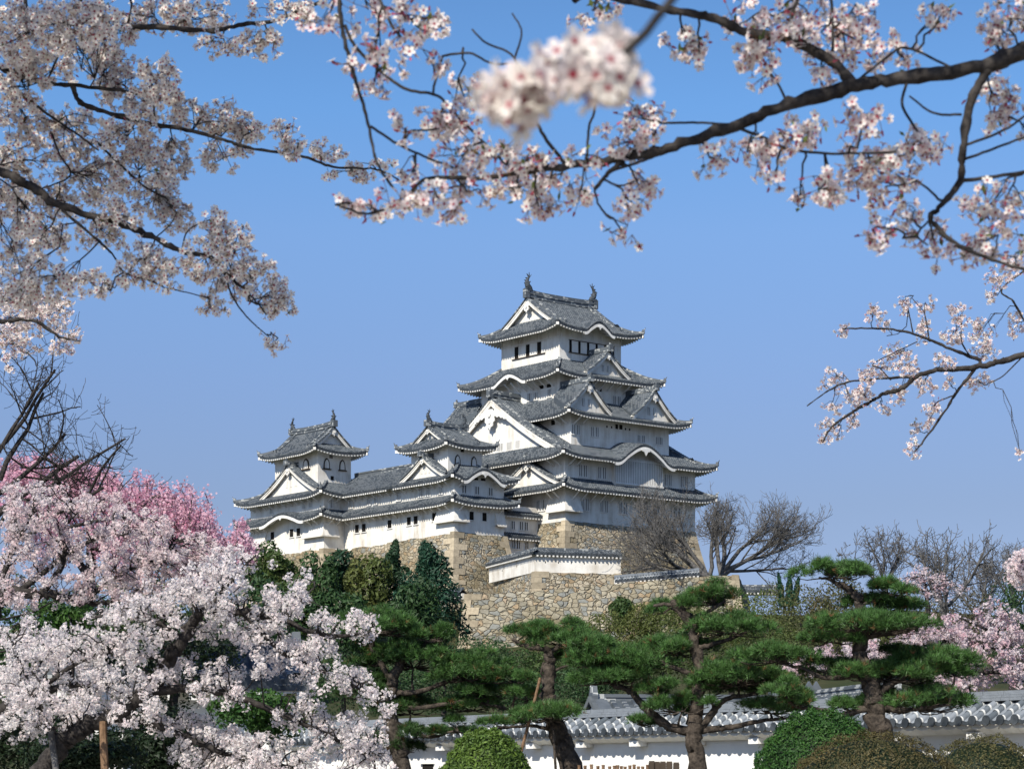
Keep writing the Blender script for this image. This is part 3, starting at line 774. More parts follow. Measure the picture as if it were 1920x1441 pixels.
# ---------------------------------------------------------------- long corridor building
co = thing('corridor_building', cf(-11.5, 24, 35.5), 'long low white corridor building joining the two small keeps', 'castle building')
w = MB(); body(w, UW, -7.05, VS, VI, 35.0, 43.4); w.build('wall', 'plaster', co, xf=CF)
cu_, L2 = (UW - 7.05) / 2, (VI - VS) / 2
r = Roofs()
lean(r.T, r.E, (UW - 1.6, (VS + VI) / 2), (-1, 0), L2, 39.75, 40.9, 1.62, 1.6); lean(r.T, r.E, (-7.05 + 1.6, (VS + VI) / 2), (1, 0), L2, 39.75, 40.9, 1.62, 1.6); r.done(co)
r = Roofs(); D = 6.01
for s in (-1, 1):
    side(r.T, r.E, (cu_ + s * D, 25.0), (s, 0), 9.5, lambda x, d: np.where(d < 5.2, 43.05 + 3.05 * prof(d / 5.2), 46.1 + (d - 5.2) * 0.6), lambda x: D + 0 * x, 1.6, -7.7 if s > 0 else -9.5, 9.5 if s > 0 else 7.7, 10, ex0=-6.2 if s > 0 else -7.7, ex1=7.7 if s > 0 else 6.2)
r.R.start('main_ridge'); r.R.sweep([(cu_, v_, 46.5) for v_ in np.linspace(16, 34.6, 8)], 0.45, 0.6); r.R.sweep([(cu_, v_, 46.5) for v_ in np.linspace(16, 34.6, 8)], 0.6, 0.1, 0.35)
r.done(co)
for a in (28.0, 26.3, 20.0): window(co, 'L', UW, a, 37.45, 1.0, 1.17, 0)
for a in (29.7, 25.1, 23.5, 17.9): window(co, 'L', UW, a, 41.2, .97, 1.1, 3, 'pane_grey')
for a in np.arange(18.2, 30.6, 1.7): bracket(co, 'L', UW, a, 39.75, 1.5, 1.1); bracket(co, 'L', UW, a, 43.05, 1.5, 1.1)

# ---------------------------------------------------------------- far small keep
UI = -19.57; IC = (-13.9, 40.97); ia, ib = 5.67, 9.74
ik = thing('small_keep', cf(-14, 41, 35.2), 'white small keep at the left end of the castle, steep roof and flame-shaped windows', 'castle tower')
w = MB(); body(w, UI, -8.23, VI, 50.7, 34.9, 43.5); body(w, -18.57, -12.6, 34.2, 45.5, 43, 50.3); w.build('wall', 'plaster', ik, xf=CF)
r = Roofs(); hip_roof(r.T, r.E, r.R, *IC, ia, ib, 1.8, 39.75, ia - 0.02, ib - 0.02, 40.95, lift=0.55, kara={'L': (1.2, 6.3, 1.15)}); r.done(ik)
r = Roofs(); hip_roof(r.T, r.E, r.R, *IC, ia, ib, 1.8, 43.05, 2.2, 5.6, 46.0, lift=0.6)
chidori(r.T, r.E, r.G, r.R, (-20.35, 39.4), (-1, 0), 7.6, 43.9, 48.1, 4.2, rec=0.6, bb=0.55, ridge_h=0.6)
ro = r.done(ik); pendant(ro, (-20.35, 39.4), (-1, 0), 47.4, 1.0)
for a in (40.6, 39.4, 38.2): window(ik, 'L', -19.72, a, 44.9, .6, .9, 2, 'pane_grey', False)
r = Roofs()
e0, e1, _h = irimoya(r.T, r.E, r.R, r.G, 'v', -15.59, 39.85, 7.45, 4.8, 5.5, 1.5, 49.7, 53.6, 1.8, lift=0.55, rec=0.7, bb=0.5, ridge_h=0.7)
ro = r.done(ik); pendant(ro, (-15.59, 34.35), (0, -1), 53.0, 0.8)
fish(ik, e0 + [0, 0.25, 0.05], (0, 1), 1.6); fish(ik, e1 - [0, 0.25, -0.05], (0, -1), 1.6)
bell_window(ik, 'L', -18.57, 37.2, 47.4, 1.7, 1.6)
bell_window(ik, 'R', 34.2, -17.0, 47.3, 1.15, 1.6); bell_window(ik, 'R', 34.2, -14.2, 47.3, 1.12, 1.6)
window(ik, 'R', 34.2, -16.2, 48.9, .6, .5, 0, 'pane_grey', False); window(ik, 'R', 34.2, -16.0, 45.7, .55, .6, 0, 'dark_opening', False)
for a, h in ((44.9, .85), (36.3, 1.05), (34.5, 1.05)): window(ik, 'L', UI, a, 41.4, 1.0, h, 3, 'pane_grey')
for a in (44.6, 39.5, 37.7): window(ik, 'L', UI, a, 37.5, 1.0, 1.17, 0)
window(ik, 'R', VI, -18.2, 41.2, .61, 1.14, 2, 'pane_grey')
stone_drop(ik, [(UI, 36.0), (UI, VI), (-17.2, VI)], [(-0.65, 0), (-0.65, -0.65), (0, -0.65)], 37.1, 39.0)
stone_drop(ik, [(UI, 50.7), (UI, 46.3)], [(-0.65, 0.3), (-0.65, 0)], 36.6, 38.8)
for a in np.arange(32.5, 50.4, 1.7):
    bracket(ik, 'L', UI, a, 43.05, 1.7, 1.1)
    if a < 35 or a > 46: bracket(ik, 'L', UI, a, 39.75, 1.7, 1.1)
for a in (-18.8, -17.4): bracket(ik, 'R', VI, a, 39.75, 1.7, 1.1); bracket(ik, 'R', VI, a, 43.05, 1.7, 1.1)

kara_wall(ik, 'L', UI, 39.77, 6.3, 39.3, 39.75, 1.15, 1.8)
# ---------------------------------------------------------------- connecting gate turret
cn = thing('connecting_turret', cf(-3.5, 8, 33), 'small white two-roofed connecting turret between small keep and main keep', 'castle building')
w = MB(); body(w, -7.05, 0.3, 5.9, 11, 31.0, 40.2); w.build('wall', 'plaster', cn, xf=CF)
for ze, dep in ((38.95, 2.6), (35.85, 1.1)):
    r = Roofs(); lean(r.T, r.E, (-3.55, 4.9), (0, -1), 3.6, ze, ze + dep * 0.55, dep, 1.0)
    r.G.start('gable_end'); r.G.prism([(-7.17, 4.88, ze - 0.42), (-7.17, 4.88, ze + 0.02), (-7.17, 5.9, ze + 0.5), (-7.17, 5.9, ze - 0.1)], (0.06, 0, 0))
    r.done(cn)
for a in (-4.7, -3.2, -2.3): window(cn, 'R', 5.9, a, 36.9, .55, 1.15, 1)
for a in (-4.6, -3.75, -2.2): window(cn, 'R', 5.9, a, 34.2, .55, 1.1, 1)
# ================================================================== GROUND, HILL, STONE WALLS
def m_ground(name, c1, c2, sc):
    k = NT(name, 0.95, 0.1); p = k.coord(kind='Pos')
    k.base(k.mix(c1, c2, k.ramp(k.noise(p, sc, 6, 0.65), [(0.35, 0.0), (0.68, 1.0)]))); k.bump(k.noise(p, sc * 8, 4), 0.5, 0.1); M[name] = k.m
m_ground('earth', (0.05, 0.05, 0.03), (0.11, 0.10, 0.07), 0.8)
m_ground('hill_ground', (0.025, 0.035, 0.014), (0.06, 0.055, 0.028), 0.25)
g = MB(); xs = np.array([-6000, -300, -100, 0, 100, 300, 6000.]); ys = np.array([-3000, -50, 0, 60, 120, 500, 8000.])
g.grid(np.stack(np.meshgrid(xs, ys, indexing='ij') + [np.zeros((7, 7))], -1)); struct(g.build('ground', 'earth'))
def hill_z(X, Y):
    s = np.clip((Y - 110) / 188, 0, 1); z = 17.5 * s * s * (3 - 2 * s)
    z = z + 7.0 * np.clip((Y - 299) / 18, 0, 1)
    side_ = np.clip((np.abs(X - 5) - 60) / 120, 0, 1)
    z = z * (1 - 0.75 * side_) * np.clip((520 - Y) / 90, 0, 1)
    return z + 0.5 * np.sin(X * 0.21) * np.cos(Y * 0.17) * np.clip((Y - 120) / 60, 0, 1) - 0.3
gx = np.linspace(-220, 240, 116); gy = np.linspace(106, 520, 104)
GX, GY = np.meshgrid(gx, gy, indexing='ij')
h_ = MB(); h_.grid(np.stack([GX, GY, hill_z(GX, GY)], -1)); struct(h_.build('hill', 'hill_ground', smooth=True))

def terrace(name, pts, z):
    t = MB(); P = [(x, y, z) for x, y in pts]; t.add(P, [list(range(len(P)))]); struct(t.build(name, 'hill_ground'))
terrace('terrace', [(13.6, 307.4), (24.6, 308.4), (29.6, 309.2), (34.5, 344), (12, 344)], 27.0)
terrace('terrace', [(-5.8, 304.4), (13.4, 306.8), (11.8, 344), (-7, 344)], 25.3)
m_ground('pale_bounce', (0.30, 0.275, 0.23), (0.42, 0.39, 0.34), 1.5)
pv = MB(); pv.grid(np.array([[(x, y, 0.006) for y in (-60, 0, 42.5)] for x in (-90.0, 0, 90.0)])); struct(pv.build('bounce_sheet', 'pale_bounce'))  # unseen pale sheet, added to bounce light onto the shaded garden wall and pines
def miter(P, closed=False):
    P = np.asarray(P, float); n = len(P); out = []
    for i in range(n):
        a = P[i] - P[i - 1] if i > 0 else None; b = P[i + 1] - P[i] if i < n - 1 else None
        ns = []
        for d in (a, b):
            if d is not None: d = d / np.linalg.norm(d); ns.append(np.array([d[1], -d[0]]))
        m = sum(ns); m = m / np.linalg.norm(m); out.append(m / max(0.35, m @ ns[0]))
    return np.array(out)
def stone_wall(name, label, path, ztop, zbot, mat='stone', k1=0.15, k2=0.009, quoins=True, group=None):
    """battered dry stone wall; path runs so that its outside is on the right hand; ztop per path point"""
    P = np.asarray(path, float); N = miter(P); zt = np.asarray(ztop, float)
    c = P.mean(0); L = (c[0], c[1], zbot)
    mb = MB(); seg = []
    for i in range(len(P) - 1):
        m = max(1, int(np.linalg.norm(P[i + 1] - P[i]) / 1.2)); seg += [(i, j / m) for j in range(m)]
    seg.append((len(P) - 2, 1.0))
    pt = np.array([P[i] * (1 - f) + P[i + 1] * f for i, f in seg]); nm = np.array([N[i] * (1 - f) + N[i + 1] * f for i, f in seg])
    tz = np.array([zt[i] * (1 - f) + zt[i + 1] * f for i, f in seg])
    tz = tz - rng.random(len(tz)) * 0.22
    rows = []
    for h in np.linspace(0, 1, 13):
        H = h * (tz - zbot); off = k1 * H + k2 * H * H + (rng.random(len(tz)) - 0.5) * 0.10
        rows.append(np.column_stack([pt + nm * off[:, None], tz - H]))
    mb.grid(np.stack(rows, 1))
    mb.grid(np.stack([np.column_stack([pt - nm * 1.6, tz - 0.05]), np.column_stack([pt, tz])], 1))
    o = mb.build(name, mat, L=L); tag(o, label, 'stone wall', group)
    if quoins:
        for i in range(1, len(P) - 1):
            a = P[i - 1] - P[i]; b = P[i + 1] - P[i]; a /= np.linalg.norm(a); b /= np.linalg.norm(b)
            if a[0] * b[1] - a[1] * b[0] > 0 or a @ b < -0.93: continue            # only outer corners
            q = MB(); z = zt[i]; fl = 0
            while z > zbot:
                h = 0.65 + 0.35 * rng.random()
                la, lb = ((1.9, 1.0) if fl else (1.0, 1.9)); la *= 0.8 + 0.5 * rng.random(); lb *= 0.8 + 0.5 * rng.random(); fl ^= 1
                pr = 0.08; pts = []
                for zz in (z - h + 0.02, z):
                    H = zt[i] - zz; cc = P[i] + N[i] * (k1 * H + k2 * H * H + pr)
                    for d in ((0, 0), (la, 0), (la * 0.5, lb * 0.5), (0, lb)): pts.append([*(cc + a * d[0] + b * d[1]), zz])
                q.add(np.array(pts), tint=np.array([[1, 1, 1.0]]) * (0.65 + 0.55 * rng.random()), F=[[0, 1, 2, 3], [4, 7, 6, 5], [0, 4, 5, 1], [1, 5, 6, 2], [2, 6, 7, 3], [3, 7, 4, 0]])
                z -= h
            q.build('corner_stones', 'quoin', o)
    return o
def uv2(*pts): return [tuple(UV0 + DU * u + DV * v) for u, v in pts]
# right hand outside: walk so the camera side is on the right
stone_wall('stone_wall', 'tan stone base directly under the main keep', uv2((0, 31.4), (0, 0), (25.2, 0), (25.2, 31.4)), [38.0] * 4, 25.5)
stone_wall('stone_wall', 'tan stone base under the two small keeps and the long corridor building',
           uv2((-8, 50.7), (UI, 50.7), (UI, VI), (UW, VI), (UW, VW), (-6.6, VW), (-6.6, 12)), [35.2, 35.2, 35.25, 35.3, 35.8, 35.8, 35.8], 22.0)
stone_wall('stone_wall', 'narrow stone block below the connecting turret', uv2((-7.5, 6.0), (0.5, 6.0)), [31.4, 31.4], 24, quoins=False)
def xy(px, Y): return ((px - 960) * Y / FPX, Y)
stone_wall('stone_wall', 'big grey tan lower stone wall with a sloping left edge below the plaster wall',
           [xy(858, 345), xy(872, 303), xy(1004, 304), xy(1150, 306), xy(1310, 307), xy(1384, 308), xy(1404, 345)], [25.4, 25.5, 26.1, 27.2, 28.2, 28.4, 28.4], 12.0, 'stone_grey', 0.10, 0.006)
stone_wall('stone_wall', 'low stone course directly under the white plaster wall', [xy(926, 321.5), xy(1003, 304.8), xy(1165, 308.4), xy(1185, 320)], [28.55, 28.6, 28.6, 28.6], 25.0, 'stone', 0.03, 0.0)

# ---------------------------------------------------------------- plaster walls on the terrace
def dobei(name, label, path, z0, h, thick, rw, rise, pit=0.36, mats=('plaster', 'tile', 'trim', 'ridge_tile'), holes=(), dz=0.0):
    P = np.asarray(path, float); N = miter(P); c = P.mean(0); root = thing(name, (c[0], c[1], z0), label, 'plaster wall')
    sh = None if not dz else (lambda V: V + np.outer(dz * ((V[:, :2] - P[0]) @ (P[-1] - P[0])) / ((P[-1] - P[0]) @ (P[-1] - P[0])), [0, 0, 1.0]))
    w = MB()
    f = np.column_stack([P, np.full(len(P), z0)]); N3 = np.column_stack([N, np.zeros(len(P))]); up = np.array([0, 0, 1.0])
    w.grid(np.stack([f, f + up * h, f - N3 * thick + up * h, f - N3 * thick], 1), 0, None, True)
    for e in (0, -1): w.quad(f[e], f[e] + up * h, (f - N3 * thick)[e] + up * h, (f - N3 * thick)[e])
    w.build('wall', mats[0], root, xf=sh)
    T = MB(); E = MB(); R = MB()
    for i in range(len(P) - 1):
        a, b = P[i], P[i + 1]; d = b - a; L = np.linalg.norm(d); d /= L; n = np.array([d[1], -d[0]])
        for s in (1, -1):
            off = rw if s > 0 else thick - rw * 0 + rw
            m = (a + b) / 2 - n * thick / 2 + n * s * (thick / 2 + rw)
            D = thick / 2 + rw
            # miter at the corners
            def lim(x, side_): return x
            kx0 = (N[i] - n) @ d * D; kx1 = (N[i + 1] - n) @ d * D
            x0, x1 = (-L / 2, L / 2)
            side(T, E, m, n * s, L / 2, lambda x, dd: z0 + h - 0.1 + rise * dd / D, lambda x: D + 0 * x, rw, x0 - (abs(kx0) if s > 0 else 0), x1 + (abs(kx1) if s > 0 else 0), 4, ex0=x0, ex1=x1)
    rp = np.column_stack([P - N * thick / 2, np.full(len(P), z0 + h + rise - 0.12)]); rp2 = []
    for i in range(len(rp) - 1): rp2 += [rp[i] + (rp[i + 1] - rp[i]) * f_ for f_ in np.linspace(0, 1, 8)[:-1]]
    rp2.append(rp[-1]); R.sweep(rp2, 0.34, 0.3)
    ro = T.build('roof', [mats[1], 'tile_dark'], root, xf=sh); E.build('eaves', mats[2], ro, xf=sh); R.build('ridge', mats[3], ro, xf=sh)
    for i, f_, z, w_, hh in holes:
        p = P[i] * (1 - f_) + P[i + 1] * f_; d = P[i + 1] - P[i]; d /= np.linalg.norm(d); n = np.array([d[1], -d[0]])
        q = MB(); q.box((*(p + n * 0.0), z0 + z), w_, 0.06, hh, [[d[0], d[1], 0], [n[0], n[1], 0], [0, 0, 1]]); q.build('loophole', 'dark_opening', root)
    return root
dobei('plaster_wall', 'white angled plaster wall with grey tiled roof on the stone terrace below the keep', [xy(917, 322), xy(1003, 305), xy(1164, 308.7)], 28.5, 2.65, 0.5, 0.55, 0.42,
      holes=[(0, .3, 1.25, .3, .1), (0, .62, 1.35, .12, .25)] + [(1, f_, 1.35, .1, .25) for f_ in (.12, .27, .42, .57, .7, .85)])
dobei('plaster_wall', 'low pale wall with tiled cap running up to the bare tree on the stone terrace', [xy(1152, 306.6), xy(1311, 307.6)], 27.1, 0.55, 0.4, 0.3, 0.4, dz=1.05, mats=('plaster', 'tile_near', 'trim', 'tile_near'))
dobei('plaster_wall', 'small dark tiled roofed wall far behind the right end of the stone terrace', [xy(1385, 345), xy(1470, 345)], 28.6, 0.8, 0.4, 0.6, 0.6)
dobei('plaster_wall', 'short tiled wall end beside the dark conifers at the foot of the stone base', [xy(833, 306), xy(866, 303)], 24.7, 0.9, 0.4, 0.6, 0.6)

# ---------------------------------------------------------------- long plaster wall in the foreground
WA = np.array([11.2, 44.0]); WD = np.array([-0.519, 0.855]); WD /= np.linalg.norm(WD); WNn = np.array([WD[1], -WD[0]]) * -1
WL = 40.0                                      # runs from right of the frame away to the left
fw = thing('garden_wall', (*(WA + WD * WL / 2), 0), 'long white plaster wall with grey round tiled roof behind the pines', 'plaster wall')
def wp(a, out, z): return np.array([*(WA + WD * a + WNn * out), z])
AX = np.array([[WD[0], WD[1], 0], [WNn[0], WNn[1], 0], [0, 0, 1]])
w = MB(); w.box(wp(WL / 2, -0.25, 1.3), WL, 0.5, 2.7, AX); w.build('wall', 'plaster_near', fw)
EZ, RZ, OV, TP = 2.66, 3.18, 0.43, 0.40
tb = MB(); te = MB(); tc = MB(); nt = int(WL / TP)
OD = OV + 0.25
for s in (1, -1):
    a = np.linspace(0, WL, nt * 4 + 1); ph = (np.arange(len(a)) % 4); zoff = np.array([0, -0.035, -0.035, 0])[ph]
    dd = np.linspace(0, OD, 13)
    P = np.zeros((len(a), len(dd), 3))
    for j, d in enumerate(dd):
        P[:, j, :2] = WA + np.outer(a, WD) + WNn * (-0.25 + s * (OD - d)); P[:, j, 2] = EZ + 0.10 + (RZ - EZ - 0.1) * d / OD + zoff
    A_, D_ = np.meshgrid(a, dd, indexing='ij')
    tb.grid(P, 0, np.stack([A_ * 0 + 0.2, D_ / 0.22 * 0 + 0.6], -1))
    for i in range(nt):                        # round cover tiles in overlapping lengths, round end cap at the eave
        a0 = (i + 0.02) * TP
        for j in range(4):
            d0, d1 = OD * j / 4 - (0.05 if j == 0 else 0.0), OD * (j + 1) / 4 + 0.03
            ang = np.linspace(-0.15, pi + 0.15, 8)
            rr = (0.095, 0.080)
            ring = []
            for d, r_ in ((d0, rr[0]), (d1, rr[1])):
                base = wp(a0, -0.25 + s * (OD - d), EZ + 0.11 + (RZ - EZ - 0.1) * d / OD)
                ring.append([base + np.array([*WD, 0]) * r_ * cos(t) + np.array([0, 0, 1]) * r_ * sin(t) for t in ang])
            u0 = np.full((2, 8, 2), 0.0); u0[..., 0] = 0.5 + 0.01 + i * 1.0; u0[0, :, 1] = j * 1.0 + 0.02; u0[1, :, 1] = j * 1.0 + 0.98
            tc.grid(np.array(ring), 0, u0)
        c = wp(a0, -0.25 + s * (OD + 0.05), EZ + 0.10)
        circ = [c + np.array([*WD, 0]) * 0.105 * cos(t) + np.array([0, 0, 1]) * 0.105 * sin(t) for t in np.arange(10) * 2 * pi / 10]
        tb.prism(circ, np.array([*(WNn * s * 0.03), 0]), 1)
        c2 = wp(a0 + TP / 2, -0.25 + s * (OD + 0.02), EZ + 0.03)   # drip edge of the pan tile
        tb.prism([c2 + np.array([*WD, 0]) * x * TP * 0.46 + np.array([0, 0, y]) for x, y in ((-1, 0.06), (-.5, 0.0), (0, -0.02), (.5, 0.0), (1, 0.06), (.5, 0.075), (0, 0.05), (-.5, 0.075))], np.array([*(WNn * s * 0.03), 0]), 1)
ro = tb.build('roof', ['tile_near', 'tile_dark'], fw); tc.build('cover_tiles', 'tile_near', ro, smooth=True)
# plaster cornice with a scalloped lower edge
a = np.linspace(0, WL, nt * 6 + 1); sc = -0.05 * np.abs(np.cos(pi * a / TP)) ** 0.7
for s in (1,):
    G = []
    for out, z, k_ in ((OD - 0.31, EZ + 0.06, 0), (OD - 0.30, EZ - 0.02, 1), (OD - 0.40, EZ - 0.06, 1), (0.10, EZ - 0.16, 0), (0.0, EZ - 0.16, 0)):
        G.append(np.column_stack([WA + np.outer(a, WD) + WNn * out, np.full(len(a), z) + sc * k_]))
    te.grid(np.stack(G, 1))
te.build('cornice', 'plaster_near', ro)
for i in range(int(WL / 2.4)):
    b = MB(); b.box(wp(1.0 + i * 2.4, 0.16, EZ - 0.19), 0.36, 0.30, 0.14, AX); b.build('cornice_block', 'plaster_near', ro)
R = MB()
for i in range(int(WL / 0.6)):
    for z, h, w_ in ((RZ - 0.02, 0.06, 0.36), (RZ + 0.045, 0.05, 0.30), (RZ + 0.10, 0.08, 0.20)):
        R.box(wp(i * 0.6 + 0.3, -0.25, z + h / 2), 0.585, w_, h, AX)
R.build('ridge', 'tile_near', ro)
for al, hw in ((26.15, 0.45), (21.6, 0.5), (36.0, 0.4)):   # splayed loopholes
    q = MB(); q.box(wp(al, 0.0, 1.83), hw * 1.3, 0.05, 0.42, AX); lo = q.build('loophole', 'dark_opening', fw)
    q = MB(); q.box(wp(al, 0.03, 2.07), hw * 1.7, 0.10, 0.07, AX); q.build('lintel', 'plaster_near', lo)

# ---------------------------------------------------------------- roofs of the gate buildings behind the wall
def house(name, label, c, ang, L, Wd, z0, ze, zr, ov=0.9):
    root = thing(name, (c[0], c[1], z0), label, 'building'); d = np.array([cos(ang), sin(ang)]); n = np.array([d[1], -d[0]])
    A3 = np.array([[d[0], d[1], 0], [n[0], n[1], 0], [0, 0, 1]])
    w = MB(); w.box((c[0], c[1], (z0 + ze) / 2 + 0.1), L, Wd, ze - z0 + 0.2, A3); w.build('wall', 'plaster_near', root)
    T = MB(); E = MB(); G = Pieces(); R = Pieces(); D = Wd / 2 + ov; c = np.array(c, float)
    zz = lambda x, dd: ze + (zr - ze) * prof(np.clip(dd / D, 0, 1))
    for s in (1, -1):
        side(T, E, c + n * s * D, n * s, L / 2 + ov, zz, lambda x: D + 0 * x, ov, None, None, 8, ex0=-L / 2 - ov, ex1=L / 2 + ov)
    for s in (1, -1): gable(G, R, c + d * s * (L / 2 + ov), d * s, D, lambda q: zz(0, D - q), ov, 0.35)
    ps = [np.array([*(c + d * x), zr - 0.05]) for x in np.linspace(-L / 2 - ov, L / 2 + ov, 9)]
    R.start('main_ridge'); R.sweep(ps, 0.3, 0.26); R.sweep(ps, 0.38, 0.05, 0.14)
    for e in (ps[0], ps[-1]):                    # ridge end tile with its two horns
        R.start('ridge_end_tile'); R.prism([e + np.array([*(n * x), z]) - np.array([*d, 0]) * 0.1 for x, z in ((-.35, -.1), (-.4, .2), (-.24, .4), (-.13, .58), (-.05, .44), (.05, .44), (.13, .58), (.24, .4), (.4, .2), (.35, -.1))], np.array([*d, 0]) * 0.2)
    o = T.build('roof', ['tile', 'tile_dark'], root); E.build('eaves', 'trim', o); R.build('ridge_tile', o); G.build('plaster_near', o)
    return root
house('gate_building', 'grey tiled gate building roof showing between the pines behind the wall', (6.0, 82), radians(8), 4.6, 4.4, 0, 3.4, 4.35)
house('gate_building', 'grey tiled roof behind the wall under the blossoms at right', (10.9, 76), radians(100), 6.0, 4.0, 0, 3.3, 4.4)
house('gate_building', 'white walled building with tiled roof half hidden by the white cherry tree', (-8.9, 62), radians(12), 4.6, 4.0, 0, 4.15, 5.0)
# ================================================================== VEGETATION
k = NT('petal', 0.6, 0.15); c = k.tint(); k.base(c); k.translucent(c, 0.42); M['petal'] = k.m
k = NT('flower_heart', 0.7, 0.1); k.base((0.26, 0.035, 0.055)); M['flower_heart'] = k.m
k = NT('stalk', 0.7, 0.1); k.base((0.13, 0.075, 0.035)); M['stalk'] = k.m
k = NT('foliage', 0.55, 0.3); c = k.tint(); k.base(c); k.translucent(c, 0.25); M['foliage'] = k.m
k = NT('needle', 0.5, 0.35); c = k.tint(); k.base(c); k.translucent(c, 0.12); M['needle'] = k.m
def m_bark(name, c1, c2, sc, st):
    k = NT(name, 0.9, 0.15); p = k.coord(kind='Pos'); f = k.noise(p, sc, 6, 0.7)
    k.base(k.mix(c1, c2, k.ramp(f, [(0.38, 0.0), (0.68, 1.0)]))); k.bump(f, 0.9, st); M[name] = k.m
m_bark('bark_cherry', (0.014, 0.012, 0.012), (0.062, 0.055, 0.050), 14.0, 0.02)
m_bark('bark_pine', (0.022, 0.018, 0.015), (0.105, 0.085, 0.068), 9.0, 0.06)
m_bark('bark_grey', (0.06, 0.057, 0.055), (0.15, 0.145, 0.14), 3.0, 0.05)
m_bark('pole_wood', (0.10, 0.06, 0.035), (0.22, 0.14, 0.085), 12.0, 0.01)

def unit(a): return a / (np.linalg.norm(a, axis=-1, keepdims=True) + 1e-9)
def basis(N):
    ref = np.where(np.abs(N[:, 2:3]) < 0.9, [[0, 0, 1.0]], [[1.0, 0, 0]])
    a = unit(np.cross(N, ref)); b = np.cross(N, a); t = rng.random((len(N), 1)) * 2 * pi
    return a * np.cos(t) + b * np.sin(t), -a * np.sin(t) + b * np.cos(t)
def stamp(mb, C, N, R, TV, TF, mi, tint):
    A, B = basis(N); m = len(TV); n = len(C)
    V = C[:, None] + R[:, None, None] * (TV[None, :, 0:1] * A[:, None] + TV[None, :, 1:2] * B[:, None] + TV[None, :, 2:3] * N[:, None])
    F = (np.asarray(TF)[None] + (np.arange(n) * m)[:, None, None]).reshape(-1, len(TF[0]))
    mb.add(V.reshape(-1, 3), F, mi, None, None if tint is None else np.repeat(tint, m, 0))
def petal_template(lod):
    V = []; F = []
    for i in range(5):
        a = i * 2 * pi / 5; n = len(V)
        def p(r, w, z): return (r * cos(a) - w * sin(a), r * sin(a) + w * cos(a), z)
        if lod == 0:
            V += [p(.06, 0, 0), p(.45, .30, .17), p(.85, .30, .24), p(1.0, .12, .26), p(.92, 0, .20), p(1.0, -.12, .26), p(.85, -.30, .24), p(.45, -.30, .17)]
            F += [[n, n + 1, n + 2, n + 4], [n + 2, n + 3, n + 4, n + 4][:4] if False else [n, n + 4, n + 6, n + 7]]
        else:
            V += [p(.05, 0, 0), p(.62, .36, .17), p(1.0, 0, .24), p(.62, -.36, .17)]; F += [[n, n + 1, n + 2, n + 3]]
    return np.array(V), F
PT0, PF0 = petal_template(0); PT1, PF1 = petal_template(1)
HT = np.array([(0.25 * cos(a), 0.25 * sin(a), 0.10) for a in np.arange(5) * 2 * pi / 5]); HF = [[0, 1, 2, 3, 4]]
def flowers(mb, C, N, R, tint, lod, heart=True):
    stamp(mb, C, N, R, *((PT0, PF0) if lod == 0 else (PT1, PF1)), 0, tint)
    if heart: stamp(mb, C, N, R, HT, HF, 1, tint)
LT = np.array([(0, -1, 0), (.42, -.1, .12), (0, 1, 0.05), (-.42, -.1, .12)], float); LF = [[0, 1, 2, 3]]
def leaves(mb, C, N, R, tint): stamp(mb, C, N, R, LT, LF, 0, tint)
def sticks(mb, A, B, r, mi=0, tint=None, r2=None):
    D = unit(B - A); a, b = basis(D); n = len(A); r = np.broadcast_to(np.asarray(r, float), (n,))[:, None]; q = r if r2 is None else np.broadcast_to(np.asarray(r2, float), (n,))[:, None]
    V = np.stack([P + rr * (cos(t) * a + sin(t) * b) for P, rr in ((A, r), (B, q)) for t in (0, 2.094, 4.189)], 1)
    F = np.array([[0, 1, 4, 3], [1, 2, 5, 4], [2, 0, 3, 5]])[None] + (np.arange(n) * 6)[:, None, None]
    mb.add(V.reshape(-1, 3), F.reshape(-1, 4), mi, None, None if tint is None else np.repeat(tint, 6, 0))
def smooth_path(P, n=6):
    P = np.asarray(P, float); Q = np.vstack([2 * P[0] - P[1], P, 2 * P[-1] - P[-2]]); out = []
    for i in range(1, len(Q) - 2):
        for t in np.linspace(0, 1, n, endpoint=False):
            a, b, c, d = Q[i - 1], Q[i], Q[i + 1], Q[i + 2]
            out.append(0.5 * (2 * b + (c - a) * t + (2 * a - 5 * b + 4 * c - d) * t * t + (3 * b - a - 3 * c + d) * t ** 3))
    out.append(P[-1]); return np.array(out)
def pxpath(pts, Y, n=6):
    """pts: (px, py) or (px, py, extra depth)"""
    return smooth_path([at(p[0], p[1], Y + (p[2] if len(p) > 2 else 0)) for p in pts], n)
def wob(P, amp):
    J = rng.normal(0, amp, P.shape); J[0] = J[-1] = 0; return P + J
def rand_dirs(n): return unit(rng.normal(size=(n, 3)))
def pinks(n, white=(0.82, 0.755, 0.755), pink=(0.80, 0.60, 0.63), p=0.3):
    f = np.clip(rng.beta(1.2, 2.2, (n, 1)) * p * 2.4, 0, 1); v = 1 - 0.12 * rng.random((n, 1))
    return (np.array(white) * (1 - f) + np.array(pink) * f) * v
def curve(a, b, sag, n=6, amp=0.03):
    t = np.linspace(0, 1, n)[:, None]; L = np.linalg.norm(b - a)
    P = a + (b - a) * t + np.array([0, 0, 1.0]) * sag * L * np.sin(pi * t)
    return wob(P, amp * L)

